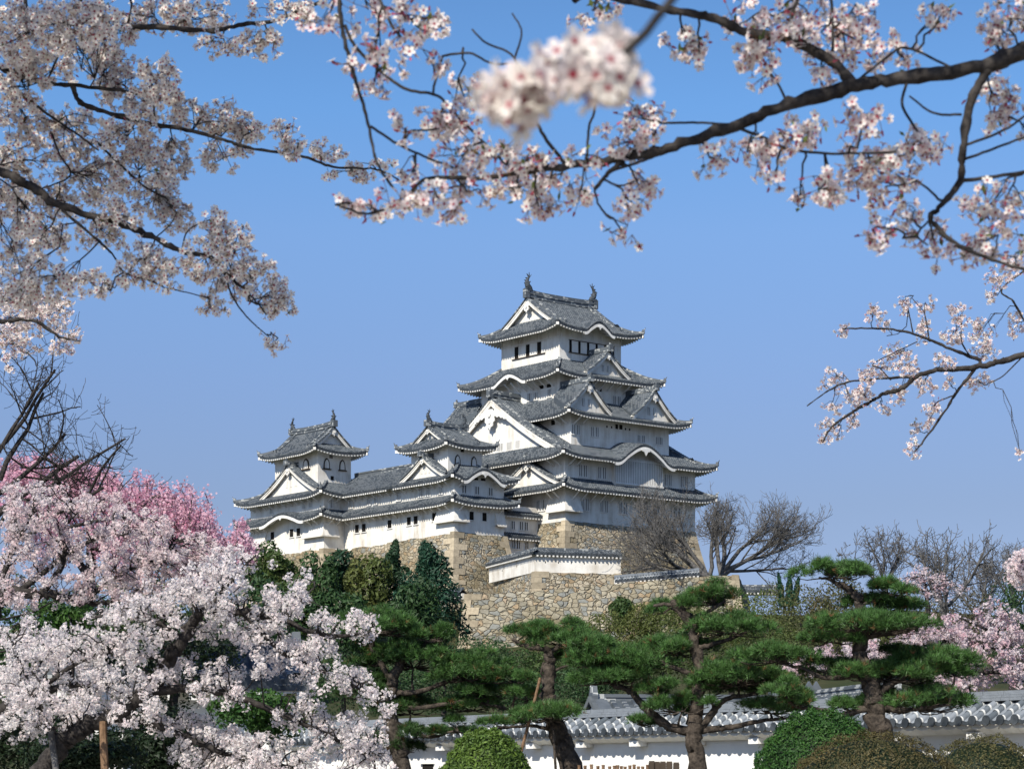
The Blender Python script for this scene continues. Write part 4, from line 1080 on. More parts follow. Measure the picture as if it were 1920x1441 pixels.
# ---------------------------------------------------------------- blossoming branches close overhead
def umbels(bl, st, C, R, lod, p, buds, down=0.35, stem=0.036, white=(0.86, 0.82, 0.75)):
    n = len(C); per = rng.integers(4, 7, n); idx = np.repeat(np.arange(n), per)
    D = rand_dirs(len(idx)); D[:, 2] -= down; D = unit(D)
    A = C[idx]; Ln = stem * (0.7 + 0.6 * rng.random((len(idx), 1))); B = A + D * Ln
    isb = rng.random(len(idx)) < buds
    N = unit(D + 0.55 * rng.normal(size=D.shape)); nf = ~isb
    flowers(bl, B[nf], N[nf], R * (0.85 + 0.3 * rng.random(nf.sum())), pinks(nf.sum(), white, p=p), lod)
    sticks(st, A, B, 0.0011 * (R / 0.019), 0)
    if isb.any():
        tb = np.tile([[0.42, 0.10, 0.14]], (isb.sum(), 1)) * (0.7 + 0.6 * rng.random((isb.sum(), 1)))
        sticks(bl, B[isb] - D[isb] * 0.004, B[isb] + D[isb] * 0.007, 0.0055 * R / 0.019, 0, tb, 0.003); sticks(bl, B[isb] + D[isb] * 0.007, B[isb] + D[isb] * 0.013, 0.0045, 0, tb, 0.0008)
    sticks(st, B - D * 0.008, B, 0.0016 * (R / 0.019), 1, None, 0.0034 * (R / 0.019))
def overhead(name, label, group, base, branches, blobs, Y, R=0.019, spacing=0.058, layers=3.0, lod=0, p=0.3, buds=0.08, dep=0.8, extra=(), shade=(), leaf=0.12, stem=0.036):
    root = thing(name, base, label, 'cherry tree', group)
    bk = MB(); pts = []
    for P, r0, r1 in extra:
        P = smooth_path(P, 8); bk.tube(P, np.linspace(r0, r1, len(P)), 12); pts.append(P)
    for b in branches:
        P = pxpath(b[0], Y, 7); A_ = np.concatenate(pts) if pts else P
        ds, de = np.linalg.norm(A_ - P[0], axis=1), np.linalg.norm(A_ - P[-1], axis=1)
        if ds.min() > 0.015 and de.min() > 0.03: P = np.vstack([curve(A_[ds.argmin()], P[0], 0.04, 6, 0.02)[:-1], P])     # every branch grows out of another
        r = np.linspace(b[1], b[2], len(P)) * (1 + 0.12 * rng.normal(size=len(P)) * (b[1] > 0.008))
        bk.tube(wob(P, 0.12 * b[1]), r, 9 if b[1] > 0.01 else 6); pts.append(P)
    pts = np.concatenate(pts); bl = MB(); st = MB(); lf = MB()
    s = Y / FPX
    for cx, cy, rx, ry in blobs:
        yb = Y + (rng.normal(0, 0.03 * Y) + 0.012 * Y) * dep; c = at(cx, cy, yb)
        n = max(3, int(pi * rx * ry * s * s / spacing ** 2 * layers * 0.5))
        a = rng.random(n) * 2 * pi; q = np.sqrt(rng.random(n)); dz = rng.normal(0, 0.45, n) * min(rx, ry) * 1.2 * s * dep
        C = np.stack([at(cx + rx * q_ * cos(a_), cy + ry * q_ * sin(a_), yb + z_) for a_, q_, z_ in zip(a, q, dz)])
        umbels(bl, st, C, R, lod, p, buds, stem=stem)
        i = np.argmin(((pts - c) ** 2).sum(1) + 0.02 * rng.random(len(pts))); tw = curve(pts[i], c, rng.normal(0, 0.08), 6)
        bk.tube(tw, np.linspace(0.0042, 0.0026, 6) * (R / 0.019) ** 0.5, 5)
        m = max(2, n // 3)
        sel = C[rng.permutation(n)[:m]]; o_ = tw[rng.integers(2, 6, m)]
        for a_, b_ in zip(o_, sel): bk.tube(curve(a_, b_, 0.05, 4, 0.04), np.linspace(0.0024, 0.0016, 4) * (R / 0.019) ** 0.5, 4)
        nl = rng.poisson(leaf * n)
        if nl:
            Cl = C[rng.integers(0, n, nl)] + rng.normal(0, 0.015, (nl, 3)); leaves(lf, Cl, rand_dirs(nl), 0.016 * (0.7 + 0.6 * rng.random(nl)), np.tile([[0.10, 0.13, 0.03]], (nl, 1)) * (0.6 + 0.8 * rng.random((nl, 1))))
    for c, r, n in shade:                # the rest of the crown, above and behind the camera: it shades these branches
        C = np.array(c) + rand_dirs(n) * (np.array(r) * rng.random((n, 1)) ** 0.4)
        m = 7; C = np.repeat(C, m, 0) + rng.normal(0, 0.06, (n * m, 3))
        flowers(bl, C, rand_dirs(len(C)), np.full(len(C), 0.03), pinks(len(C), p=p), 1, False)
    bk.build('branch', 'bark_cherry', root, smooth=True); bl.build('blossom', ['petal', 'flower_heart'], root); st.build('flower_stalk', ['stalk', 'flower_heart'], root)
    if lf.n: lf.build('young_leaf', 'foliage', root)
    return root

OVG = 'blossoming cherry branches close overhead'
# left: long boughs reaching in from the left edge
overhead('cherry_tree', 'shaded white cherry boughs hanging in from the upper left corner', OVG, (-4.6, 13.4, 0), [
    ([(-240, 90, .6), (-60, 115, .2), (0, 126), (73, 153), (136, 160), (262, 175)], .030, .008), ([(136, 160), (150, 192), (194, 209), (282, 233), (350, 243), (427, 265), (466, 277), (568, 294), (626, 313), (705, 318), (760, 345)], .016, .004),
    ([(-240, 180, .6), (-60, 290, .2), (19, 330), (68, 355), (112, 384), (219, 418), (291, 447), (340, 471), (403, 486), (437, 525), (466, 549), (500, 590)], .034, .004),
    ([(112, 384), (121, 398), (180, 447), (214, 481), (233, 510), (282, 527)], .010, .003), ([(420, 510), (437, 558), (466, 597), (505, 632)], .007, .003),
    ([(120, -60), (238, -10), (238, 53)], .010, .006), ([(238, 53), (291, 51), (388, 58), (456, 46), (515, 39), (600, 5)], .017, .009),
    ([(-60, 95), (0, 141), (63, 194), (131, 243), (185, 282)], .014, .004), ([(97, 250), (112, 290), (131, 330), (75, 355)], .007, .004), ([(180, 265), (233, 316), (272, 350), (316, 374)], .009, .004),
    ([(45, -20), (50, 40), (45, 140)], .012, .006), ([(340, 471), (355, 430), (410, 405)], .005, .003), ([(310, 540), (350, 548), (395, 560)], .004, .003), ([(160, -20), (85, 160)], .009, .006), ([(290, 447), (320, 420), (330, 400)], .004, .003)],
    [(60, 60, 70, 60), (150, 50, 80, 50), (190, 60, 60, 60), (290, 30, 60, 30), (360, 25, 80, 28), (420, 82, 48, 22), (500, 78, 42, 26), (530, 20, 60, 22), (40, 150, 50, 55), (110, 120, 55, 38), (200, 130, 45, 45),
     (240, 165, 55, 45), (290, 150, 45, 45), (300, 190, 45, 35), (380, 212, 70, 30), (430, 240, 58, 28), (480, 238, 45, 22), (420, 295, 52, 22), (560, 268, 42, 22), (600, 285, 42, 16), (655, 325, 42, 16), (700, 310, 35, 14), (540, 240, 25, 14),
     (50, 220, 60, 45), (60, 300, 65, 45), (140, 255, 60, 50), (170, 330, 65, 50), (240, 255, 55, 48), (260, 315, 55, 45), (320, 300, 42, 45), (300, 370, 55, 35), (332, 400, 36, 30), (120, 380, 45, 30), (60, 400, 55, 55), (80, 440, 45, 45), (30, 480, 40, 55),
     (190, 440, 42, 38), (215, 400, 55, 25), (270, 490, 50, 40), (215, 540, 28, 16), (310, 515, 32, 28), (170, 530, 28, 24), (100, 520, 55, 36), (40, 540, 45, 36), (410, 432, 32, 36), (380, 480, 42, 40), (440, 470, 36, 45), (420, 535, 42, 36), (500, 550, 42, 36),
     (480, 515, 36, 36), (532, 578, 28, 18), (395, 575, 26, 15), (515, 640, 24, 16), (20, 30, 40, 50), (10, 380, 30, 60)],
    13.0, 0.0235, 0.070, 5.4, 1, 0.10, 0.03,
    extra=[([(-4.6, 13.4, 0), (-4.7, 13.4, 1.5), (-4.4, 13.5, 3.6), (-3.4, 13.6, 5.3)], .17, .06), ([(-4.5, 13.45, 3.0), (-4.1, 13.4, 4.2), (-3.55, 13.6, 5.05)], .08, .034), ([(-4.5, 13.4, 3.4), (-4.0, 13.5, 4.9), (-3.55, 13.6, 5.6)], .07, .03), ([(-4.4, 13.5, 3.8), (-3.6, 13.3, 6.0), (-2.5, 13.0, 6.1)], .06, .012)],
    shade=[((-4.2, 11.2, 6.8), (2.4, 1.9, 0.8), 1500), ((-2.2, 10.6, 7.2), (1.9, 1.6, 0.6), 600)])
# right: thick limb crossing the top right
overhead('cherry_tree', 'thick dark cherry limb with pinkish blossoms crossing the upper right corner', OVG, (5.2, 9.6, 0), [
    ([(2120, 40), (1920, 95), (1840, 125), (1700, 145), (1590, 165), (1480, 195), (1380, 235), (1290, 265), (1200, 290), (1100, 305), (985, 322)], .030, .0115),
    ([(985, 322), (900, 335), (800, 335), (760, 375), (690, 400), (630, 384)], .0085, .003), ([(1080, -25), (1170, 0), (1290, 25), (1340, 35), (1400, 60), (1480, 75), (1560, 115), (1600, 160)], .012, .017),
    ([(1850, 135), (1820, 190), (1805, 280), (1800, 340), (1760, 390), (1745, 410), (1790, 455), (1870, 490), (1960, 515)], .016, .005), ([(1480, 72), (1485, 25), (1505, -15)], .008, .006), ([(1560, 112), (1562, 60), (1558, -10)], .006, .005),
    ([(1475, 190), (1460, 160), (1446, 138)], .005, .003), ([(1700, 155), (1693, 200), (1730, 260)], .006, .004), ([(1803, 215), (1750, 212), (1705, 180)], .0045, .003), ([(1810, 272), (1880, 245), (1960, 190)], .005, .004), ([(1806, 300), (1860, 280), (1940, 250)], .005, .004),
    ([(1800, 340), (1870, 330), (1960, 318)], .007, .005), ([(1762, 375), (1735, 350), (1710, 335)], .005, .003), ([(1060, 308), (1022, 258), (1003, 222), (990, 175)], .0065, .005), ([(1100, 305), (1104, 240), (1116, 200), (1125, 100)], .005, .004),
    ([(1380, 238), (1440, 262), (1480, 280), (1560, 288), (1680, 285)], .0055, .004), ([(1250, 283), (1200, 303), (1150, 320)], .006, .004), ([(1165, 305), (1140, 325), (1115, 355)], .011, .006), ([(1130, 335), (1160, 348), (1190, 340)], .004, .003),
    ([(1240, 231), (1300, 230), (1360, 233)], .004, .004), ([(1600, 158), (1660, 110), (1700, 90), (1780, 125)], .005, .004), ([(636, -60, .2), (636, 0), (644, 66), (658, 120), (673, 171), (691, 233), (706, 303), (738, 354)], .0085, .004),
    ([(647, 47), (666, 87), (720, 139), (764, 168), (819, 179), (850, 210), (905, 265), (950, 310)], .006, .004), ([(695, 237), (746, 270), (793, 292), (850, 315)], .0048, .0035), ([(830, 105), (880, 100), (920, 118), (960, 120)], .0045, .003), ([(950, 310), (985, 200), (965, 110), (910, 80), (885, 55)], .0045, .003),
    ([(770, 245), (810, 243), (850, 235)], .004, .003), ([(700, -30, .2), (730, 40), (760, 80)], .006, .004), ([(965, 110), (978, 60), (960, 25)], .004, .0025), ([(1120, 380), (1135, 400), (1150, 410)], .004, .003), ([(1745, 410), (1720, 440), (1740, 460)], .004, .003)],
    [(620, 22, 55, 32), (690, 18, 40, 22), (760, 35, 45, 35), (800, 60, 36, 35), (730, 95, 40, 35), (700, 165, 25, 18), (812, 105, 28, 22), (660, 120, 20, 18), (830, 200, 40, 35), (870, 180, 35, 30), (850, 235, 42, 36), (870, 290, 45, 36), (930, 300, 55, 34), (990, 290, 50, 30),
     (960, 350, 55, 34), (880, 360, 55, 36), (820, 372, 45, 30), (760, 365, 38, 26), (700, 392, 45, 16), (645, 380, 18, 8), (1030, 350, 45, 34), (1090, 360, 42, 26), (1010, 392, 22, 14), (1200, 350, 35, 26), (1185, 380, 24, 22), (1165, 430, 32, 18), (1200, 215, 45, 34), (1180, 260, 45, 30), (1230, 240, 28, 22),
     (1100, 290, 36, 16), (780, 320, 36, 16), (760, 240, 30, 16), (1110, 18, 36, 28), (1280, 70, 55, 26), (1312, 90, 34, 20), (1400, 40, 45, 36), (1420, 95, 45, 38), (1470, 60, 55, 34), (1430, 140, 22, 16), (1540, 60, 42, 55), (1540, 130, 36, 26), (1610, 80, 62, 42), (1690, 100, 38, 26), (1460, 20, 55, 22), (1610, 20, 36, 22),
     (1742, 38, 18, 11), (1770, 10, 26, 10), (1885, 30, 52, 45), (1860, 70, 34, 20), (1862, 180, 55, 34), (1892, 220, 36, 32), (1330, 295, 32, 22), (1400, 285, 55, 30), (1470, 275, 50, 34), (1495, 250, 45, 24), (1550, 340, 32, 26), (1560, 372, 30, 30), (1622, 215, 40, 36), (1630, 300, 52, 50), (1700, 290, 52, 42), (1660, 350, 45, 50),
     (1745, 270, 38, 30), (1692, 410, 36, 34), (1640, 425, 26, 32), (1752, 450, 30, 34), (1850, 390, 52, 34), (1892, 360, 42, 34), (1872, 440, 45, 34), (1902, 480, 34, 26), (1822, 470, 34, 22), (1450, 335, 12, 14), (1500, 370, 30, 18)],
    7.6, 0.0195, 0.062, 5.0, 0, 0.36, 0.20,
    extra=[([(5.2, 9.6, 0), (5.1, 9.5, 1.6), (4.4, 8.9, 3.0), (3.3, 8.1, 3.8), (2.0, 7.6, 4.05)], .17, .031), ([(4.6, 9.1, 2.7), (3.2, 8.8, 4.4), (2.2, 8.4, 4.8), (0.9, 7.9, 4.7), (0.2, 7.6, 4.12)], .06, .012), ([(1.6, 8.2, 4.8), (0.2, 7.8, 5.0), (-0.5, 7.8, 4.3)], .03, .009)],
    shade=[((1.2, 6.2, 5.2), (2.0, 1.2, 0.4), 260), ((-1.0, 5.4, 5.4), (1.6, 1.2, 0.4), 200)], leaf=0.35)
# right middle: sunlit spray farther back
overhead('cherry_tree', 'sunlit pale pink cherry branch reaching in from the middle of the right edge', OVG, (7.4, 21.5, 0), [
    ([(2150, 600), (1920, 664), (1873, 678), (1830, 688), (1757, 694), (1719, 706), (1690, 728), (1655, 739), (1626, 757), (1591, 777), (1560, 800), (1545, 825)], .034, .008), ([(1838, 675), (1786, 655), (1748, 639), (1713, 626), (1666, 617), (1597, 615), (1580, 617)], .017, .006),
    ([(1713, 706), (1655, 709), (1591, 716), (1550, 734), (1513, 761)], .013, .005), ([(1827, 693), (1795, 733), (1771, 771), (1731, 827), (1716, 845)], .017, .006), ([(1742, 637), (1738, 610), (1733, 585)], .008, .005), ([(1712, 625), (1708, 605), (1703, 580)], .007, .005),
    ([(1670, 712), (1650, 690), (1640, 680), (1720, 640)], .007, .005), ([(1820, 670), (1803, 640), (1803, 605)], .009, .005), ([(1920, 600), (1900, 565), (1880, 540), (1960, 480)], .010, .008), ([(1915, 670), (1880, 705), (1850, 720)], .008, .005), ([(1990, 560), (1920, 600)], .014, .01), ([(1790, 740), (1760, 752), (1750, 762)], .007, .005)],
    [(1580, 617, 13, 15), (1637, 588, 20, 16), (1658, 608, 14, 12), (1700, 572, 18, 16), (1735, 568, 18, 15), (1727, 612, 14, 28), (1680, 665, 26, 24), (1705, 685, 26, 16), (1797, 590, 18, 24), (1785, 625, 20, 22), (1842, 620, 28, 24), (1845, 655, 22, 20), (1770, 675, 20, 14), (1567, 708, 18, 18), (1550, 722, 12, 12), (1630, 698, 18, 18),
     (1655, 690, 20, 12), (1560, 762, 14, 12), (1595, 745, 26, 16), (1620, 740, 22, 16), (1685, 740, 24, 16), (1730, 722, 26, 16), (1655, 765, 14, 12), (1600, 790, 15, 15), (1550, 800, 16, 16), (1540, 826, 14, 10), (1570, 818, 12, 8), (1780, 715, 14, 12), (1835, 715, 22, 18), (1750, 760, 20, 12), (1740, 785, 13, 13), (1715, 803, 13, 13), (1715, 840, 18, 14),
     (1870, 520, 26, 18), (1858, 552, 14, 12), (1908, 605, 14, 30), (1902, 500, 18, 20), (1912, 845, 8, 10)],
    21.0, 0.0205, 0.075, 6.0, 1, 0.34, 0.05,
    extra=[([(7.4, 21.5, 0), (7.5, 21.5, 2.5), (7.0, 21.2, 4.6), (5.7, 21.0, 5.7)], .15, .034), ([(7.2, 21.3, 4.0), (6.4, 21.0, 5.5), (4.95, 21.0, 5.9)], .05, .014)])
# far left: sunlit white blossoms below the shaded boughs
overhead('cherry_tree', 'small sunlit white cherry boughs at the left edge under the shaded boughs', OVG, (-7.5, 23, 0), [
    ([(-140, 560), (-20, 600), (60, 600), (110, 630), (150, 640)], .03, .006), ([(-20, 600), (20, 640), (60, 670), (70, 690)], .012, .005), ([(0, 668), (20, 690), (30, 692)], .006, .004), ([(-60, 575), (60, 560), (120, 580)], .012, .005)],
    [(20, 640, 32, 32), (80, 600, 45, 30), (130, 628, 22, 16), (105, 575, 30, 22), (60, 570, 40, 25), (140, 660, 10, 8), (110, 650, 22, 12), (25, 600, 35, 30), (25, 690, 10, 5), (60, 655, 14, 8), (10, 560, 30, 25)], 22.0, 0.0205, 0.075, 6.5, 1, 0.26, 0.04,
    extra=[([(-7.5, 23, 0), (-7.4, 23, 2.8), (-6.6, 22.5, 5), (-5.5, 22.0, 6.1)], .14, .03)])
# out of focus spray right in front of the lens
overhead('cherry_tree', 'blurred pink white blossom spray hanging close at the top centre', OVG, (1.75, 2.9, 0), [
    ([(1600, -420, .25), (1380, -160, .12), (1210, 60), (1120, 130), (1040, 160), (960, 180)], .006, .003)],
    [(945, 160, 28, 18), (1000, 150, 26, 16), (1050, 130, 30, 18), (965, 192, 16, 8), (1110, 105, 24, 14), (1160, 92, 18, 10), (1145, 142, 20, 8), (1085, 152, 26, 10)],
    2.45, 0.0190, 0.056, 8.5, 0, 0.25, 0.0, dep=0.45, leaf=0.0, stem=0.024,
    extra=[([(1.75, 2.9, 0), (1.8, 2.9, 1.3), (1.5, 2.8, 2.4), (0.36, 2.7, 2.72)], .05, .006)])

# ---------------------------------------------------------------- cherry trees in bloom on the ground
def inside(poly, x, y):
    r = False; j = len(poly) - 1
    for i in range(len(poly)):
        if (poly[i][1] > y) != (poly[j][1] > y) and x < (poly[j][0] - poly[i][0]) * (y - poly[i][1]) / (poly[j][1] - poly[i][1]) + poly[i][0]: r = not r
        j = i
    return r
def blossom_tree(name, label, base, Y, thick, limbs, poly, nbr, R, white=(0.82, 0.765, 0.765), pink=(0.80, 0.60, 0.63), p=0.3, step=0.12, cl=0.075, per=17, sag=0.12, group=None, bark='bark_cherry', twig=1.0, start=0.35, heart=True, holes=()):
    root = thing(name, base, label, 'cherry tree', group)
    bk = MB(); pts = []
    for b in limbs:
        P = pxpath(b[0], Y, 7); bk.tube(wob(P, 0.15 * b[1]), np.linspace(b[1], b[2], len(P)), 9); pts.append(P)
    pts = np.concatenate(pts); X = [q[0] for q in poly]; Z = [q[1] for q in poly]; bl = MB(); tw = MB(); CC = []
    for i in range(nbr):
        while True:
            x, y = rng.uniform(min(X), max(X)), rng.uniform(min(Z), max(Z))
            if inside(poly, x, y) and not any(((x - h[0]) / h[2]) ** 2 + ((y - h[1]) / h[3]) ** 2 < 1 for h in holes): break
        t = at(x, y, Y + rng.uniform(-thick, thick))
        d = ((pts - t) ** 2).sum(1) + 0.8 * np.clip(pts[:, 2] - t[2] + 0.1, 0, 9) ** 2
        a = pts[np.argmin(d * (0.6 + 0.8 * rng.random(len(pts))))]
        n = 9; P = curve(a, t, sag, n, 0.022); L = np.linalg.norm(np.diff(P, axis=0), axis=1).sum()
        tw.tube(P, np.linspace(0.013, 0.004, n) * twig, 5)
        m = max(2, int(L * (1 - start) / step)); f = start + (1 - start) * rng.random(m); g_ = f * (n - 1); k_ = np.minimum(g_.astype(int), n - 2); fr = (g_ - k_)[:, None]
        CC.append(P[k_] * (1 - fr) + P[k_ + 1] * fr + rng.normal(0, cl * 0.8, (m, 3)))
    C = np.concatenate(CC)
    qx = 960 + FPX * C[:, 0] / C[:, 1]; qy = 1460 - FPX * (C[:, 2] - 1.6) / C[:, 1]
    for h in holes: C, qx, qy = (lambda m: (C[m], qx[m], qy[m]))(((qx - h[0]) / h[2]) ** 2 + ((qy - h[1]) / h[3]) ** 2 > 0.8 + 0.4 * rng.random(len(C)))
    n = len(C); idx = np.repeat(np.arange(n), per); D = rand_dirs(len(idx))
    B = C[idx] + D * cl * (0.45 + 0.65 * rng.random((len(idx), 1))); N = unit(D + 0.5 * rng.normal(size=D.shape))
    ct = pinks(n, white, pink, p)[idx] * (0.93 + 0.1 * rng.random((len(idx), 1)))
    flowers(bl, B, N, R * (0.8 + 0.4 * rng.random(len(B))), ct, 1, heart)
    if bk.n: bk.build('branch', bark, root, smooth=True)
    tw.build('twig', bark, root); bl.build('blossom', ['petal', 'flower_heart'], root)
    return root
CHG = 'cherry trees in bloom'
blossom_tree('cherry_tree', 'large white cherry tree at lower left with a crooked mossy grey limb', (-6.6, 32.3, 0), 32.0, 1.3,
    [([(60, 1475), (110, 1400), (148, 1367), (211, 1340), (275, 1298), (312, 1245), (343, 1198), (370, 1155), (391, 1142), (454, 1147), (528, 1163), (620, 1190), (700, 1180)], .15, .018), ([(275, 1298), (380, 1290), (480, 1320), (600, 1370), (700, 1420)], .07, .02), ([(343, 1198), (290, 1165), (230, 1150), (150, 1160)], .05, .015),
     ([(391, 1142), (440, 1080), (480, 1040)], .04, .012), ([(528, 1163), (570, 1120), (590, 1100)], .025, .01), ([(454, 1147), (540, 1230), (640, 1270), (700, 1310)], .04, .012), ([(211, 1340), (300, 1360), (420, 1410), (560, 1440)], .06, .02), ([(110, 1400), (60, 1300), (20, 1200)], .07, .02), ([(60, 1300), (150, 1240), (220, 1220)], .04, .014)],
    [(0, 1200), (60, 1165), (140, 1185), (200, 1140), (240, 1110), (310, 1060), (400, 1050), (450, 1030), (492, 1060), (500, 1110), (550, 1088), (600, 1118), (640, 1158), (745, 1176), (740, 1190), (650, 1200), (680, 1235), (690, 1262), (700, 1300), (738, 1332), (735, 1380), (760, 1436), (760, 1470), (330, 1470), (260, 1390), (170, 1330), (60, 1360), (0, 1380)],
    450, 0.0205, (0.87, 0.84, 0.82), p=0.13, per=22, holes=((505, 1302, 52, 30), (95, 1415, 130, 45), (250, 1420, 70, 50), (470, 1350, 40, 16), (330, 1215, 30, 22), (560, 1180, 30, 14)))
blossom_tree('cherry_tree', 'white cherry tree with dark level boughs in front of the pink weeping cherry', (-9.2, 39, 0), 39.0, 1.6,
    [([(-60, 1440), (-40, 1250), (0, 1120), (79, 1115), (153, 1129), (230, 1135)], .16, .03), ([(-20, 1150), (60, 1090), (158, 1018), (240, 1000)], .07, .015), ([(79, 1115), (120, 1050), (118, 990), (170, 950)], .06, .012), ([(153, 1129), (220, 1080), (300, 1040), (330, 1010)], .04, .012), ([(-40, 1200), (20, 1040), (60, 960)], .07, .015)],
    [(0, 905), (60, 915), (130, 910), (180, 930), (250, 945), (320, 985), (335, 1050), (440, 1040), (470, 1080), (440, 1130), (330, 1140), (230, 1150), (150, 1140), (60, 1150), (0, 1170)], 245, 0.0215, (0.85, 0.80, 0.79), pink=(0.74, 0.52, 0.54), p=0.4, per=21, holes=((125, 1165, 70, 32), (200, 1190, 30, 25)))
blossom_tree('cherry_tree', 'shaded bluish white cherry tree low at the left edge', (-9.0, 35.5, 0), 35.5, 1.2,
    [([(-120, 1460), (-60, 1380), (0, 1330), (100, 1290), (220, 1280)], .14, .03), ([(0, 1330), (80, 1240), (140, 1200)], .05, .015), ([(-40, 1365), (60, 1360), (160, 1370)], .05, .015)],
    [(0, 1160), (90, 1180), (180, 1230), (260, 1280), (230, 1340), (120, 1370), (0, 1400)], 125, 0.021, (0.87, 0.84, 0.82), p=0.12, per=21)
# weeping cherry: pink, drooping strands
def weeping(name, label, base, Y, thick, limbs, arcs, R):
    root = thing(name, base, label, 'cherry tree'); bk = MB(); tw = MB(); CC = []
    for b in limbs: P = pxpath(b[0], Y, 7); bk.tube(P, np.linspace(b[1], b[2], len(P)), 8)
    top = [q for q in arcs]
    for i in range(330):
        j = rng.integers(0, len(top)); x, y, w, dn = top[j]
        x0 = x + rng.normal(0, w * 0.55); y0 = y + rng.normal(0, 14); yy = Y + rng.uniform(-thick, thick); ln = dn * (0.25 + 0.75 * rng.random())
        dx = rng.normal(0, 14); n = 7
        P = np.array([at(x0 + dx * t, y0 + ln * t ** 1.3 - 10 * sin(pi * t) * 0.5, yy + 0.3 * t * rng.normal()) for t in np.linspace(0, 1, n)])
        tw.tube(wob(P, 0.03), np.linspace(0.012, 0.005, n), 4); m = int(ln / 3.6) + 2
        g_ = rng.random(m) * (n - 1.01); k_ = g_.astype(int); fr = (g_ - k_)[:, None]; CC.append(P[k_] * (1 - fr) + P[k_ + 1] * fr + rng.normal(0, 0.06, (m, 3)))
    C = np.concatenate(CC); idx = np.repeat(np.arange(len(C)), 5); B = C[idx] + rng.normal(0, 0.06, (len(idx), 3)); bl = MB()
    flowers(bl, B, rand_dirs(len(B)), R * (0.8 + 0.4 * rng.random(len(B))), pinks(len(C), (0.80, 0.58, 0.65), (0.66, 0.28, 0.40), 0.5)[idx], 1, False)
    bk.build('branch', 'bark_cherry', root, smooth=True); tw.build('twig', 'bark_cherry', root); bl.build('blossom', ['petal', 'flower_heart'], root); return root
weeping('weeping_cherry_tree', 'bright pink weeping cherry tree behind the white cherries at left', (-11, 58, 0), 58.0, 1.8,
    [([(150, 1470), (160, 1200), (170, 1000), (130, 900)], .22, .06), ([(165, 1050), (260, 950), (330, 935), (400, 1010)], .10, .03), ([(165, 1080), (60, 920), (10, 890)], .10, .03)],
    [(20, 882, 25, 90), (60, 880, 35, 110), (110, 888, 35, 120), (160, 885, 40, 130), (205, 905, 30, 130), (250, 918, 35, 140), (300, 925, 35, 140), (340, 935, 30, 150), (368, 965, 22, 150), (390, 1010, 25, 110), (430, 1015, 28, 70), (455, 1012, 14, 40), (300, 1000, 60, 120), (200, 980, 60, 130), (90, 960, 60, 120)], 0.035)
blossom_tree('cherry_tree', 'pinkish white cherry tree behind the garden wall at lower right', (12.9, 60, 0), 60.0, 2.0,
    [([(2000, 1400), (1960, 1300), (1900, 1230), (1800, 1200), (1700, 1215), (1600, 1225)], .15, .03), ([(1900, 1230), (1850, 1180), (1780, 1150)], .06, .02), ([(1930, 1260), (1830, 1260), (1740, 1270), (1640, 1280)], .06, .02), ([(1700, 1215), (1620, 1250), (1500, 1260)], .04, .015)],
    [(1695, 1195), (1740, 1152), (1800, 1140), (1835, 1128), (1925, 1150), (1925, 1292), (1850, 1300), (1800, 1316), (1760, 1290), (1700, 1250), (1640, 1250), (1570, 1240), (1520, 1262), (1470, 1272), (1475, 1250), (1530, 1215), (1620, 1215)], 215, 0.032, pink=(0.74, 0.48, 0.54), p=0.45, step=0.17, cl=0.10, per=15)
blossom_tree('cherry_tree', 'sunlit white cherry branch tip entering at the right edge above the blossoming tree', (7.4, 28, 0), 28.0, 0.4, [([(2030, 1100), (1960, 1080), (1915, 1065)], .05, .012)], [(1890, 1040), (1925, 1030), (1935, 1090), (1893, 1088)], 26, 0.024, p=0.3)
blossom_tree('cherry_tree', 'faint pink cherry tree far off between the bare trees at right', (26.0, 150, 6), 150.0, 3.0, [([(1740, 1150), (1738, 1110), (1730, 1080)], .16, .06)], [(1660, 1105), (1690, 1080), (1720, 1062), (1750, 1080), (1800, 1090), (1820, 1115), (1760, 1125), (1690, 1122)], 46, 0.055, pink=(0.74, 0.50, 0.55), p=0.5, step=0.4, cl=0.22, per=14, twig=3)

# ---------------------------------------------------------------- bare trees
def bare(name, label, base, limbs, levels=4, nch=(5, 4, 4, 3), up=0.045, bark='bark_grey', spread=0.75, rmin=0.015, shrink=0.62, group='bare winter trees'):
    root = thing(name, base, label, 'bare tree', group); tr = MB(); cr = MB()
    def grow(p, d, L, r, lv):
        n = 6; P = [np.array(p, float)]; d = unit(np.array(d, float))
        for i in range(n - 1):
            d = unit(d + rng.normal(0, 0.13, 3) + np.array([0, 0, up * (0.5 + 0.5 * lv)])); P.append(P[-1] + d * L / (n - 1))
        P = np.array(P); r1 = max(r * 0.5, rmin)
        (tr if lv == 0 else cr).tube(P, np.linspace(r, r1, n), 7 if lv == 0 else (4 if lv < 2 else 3))
        if lv >= levels: return
        m = nch[lv]
        for j in range(m):
            t = 0.25 + 0.75 * (j + 0.6 * rng.random()) / m; k_ = min(int(t * (n - 1)), n - 2); q = P[k_] + (P[k_ + 1] - P[k_]) * (t * (n - 1) - k_)
            ax = unit(P[k_ + 1] - P[k_] + rng.normal(0, spread, 3) * 0.75)
            grow(q, ax, L * shrink * (0.75 + 0.5 * rng.random()) * (1.15 - 0.4 * t), max(r1 * 0.75, rmin), lv + 1)
    for q, d, L, r in limbs: grow(q, d, L, r, 0)
    tr.build('trunk', bark, root, smooth=True); cr.build('crown', bark, root)
    return root
B0 = at(1330, 1070, 314)
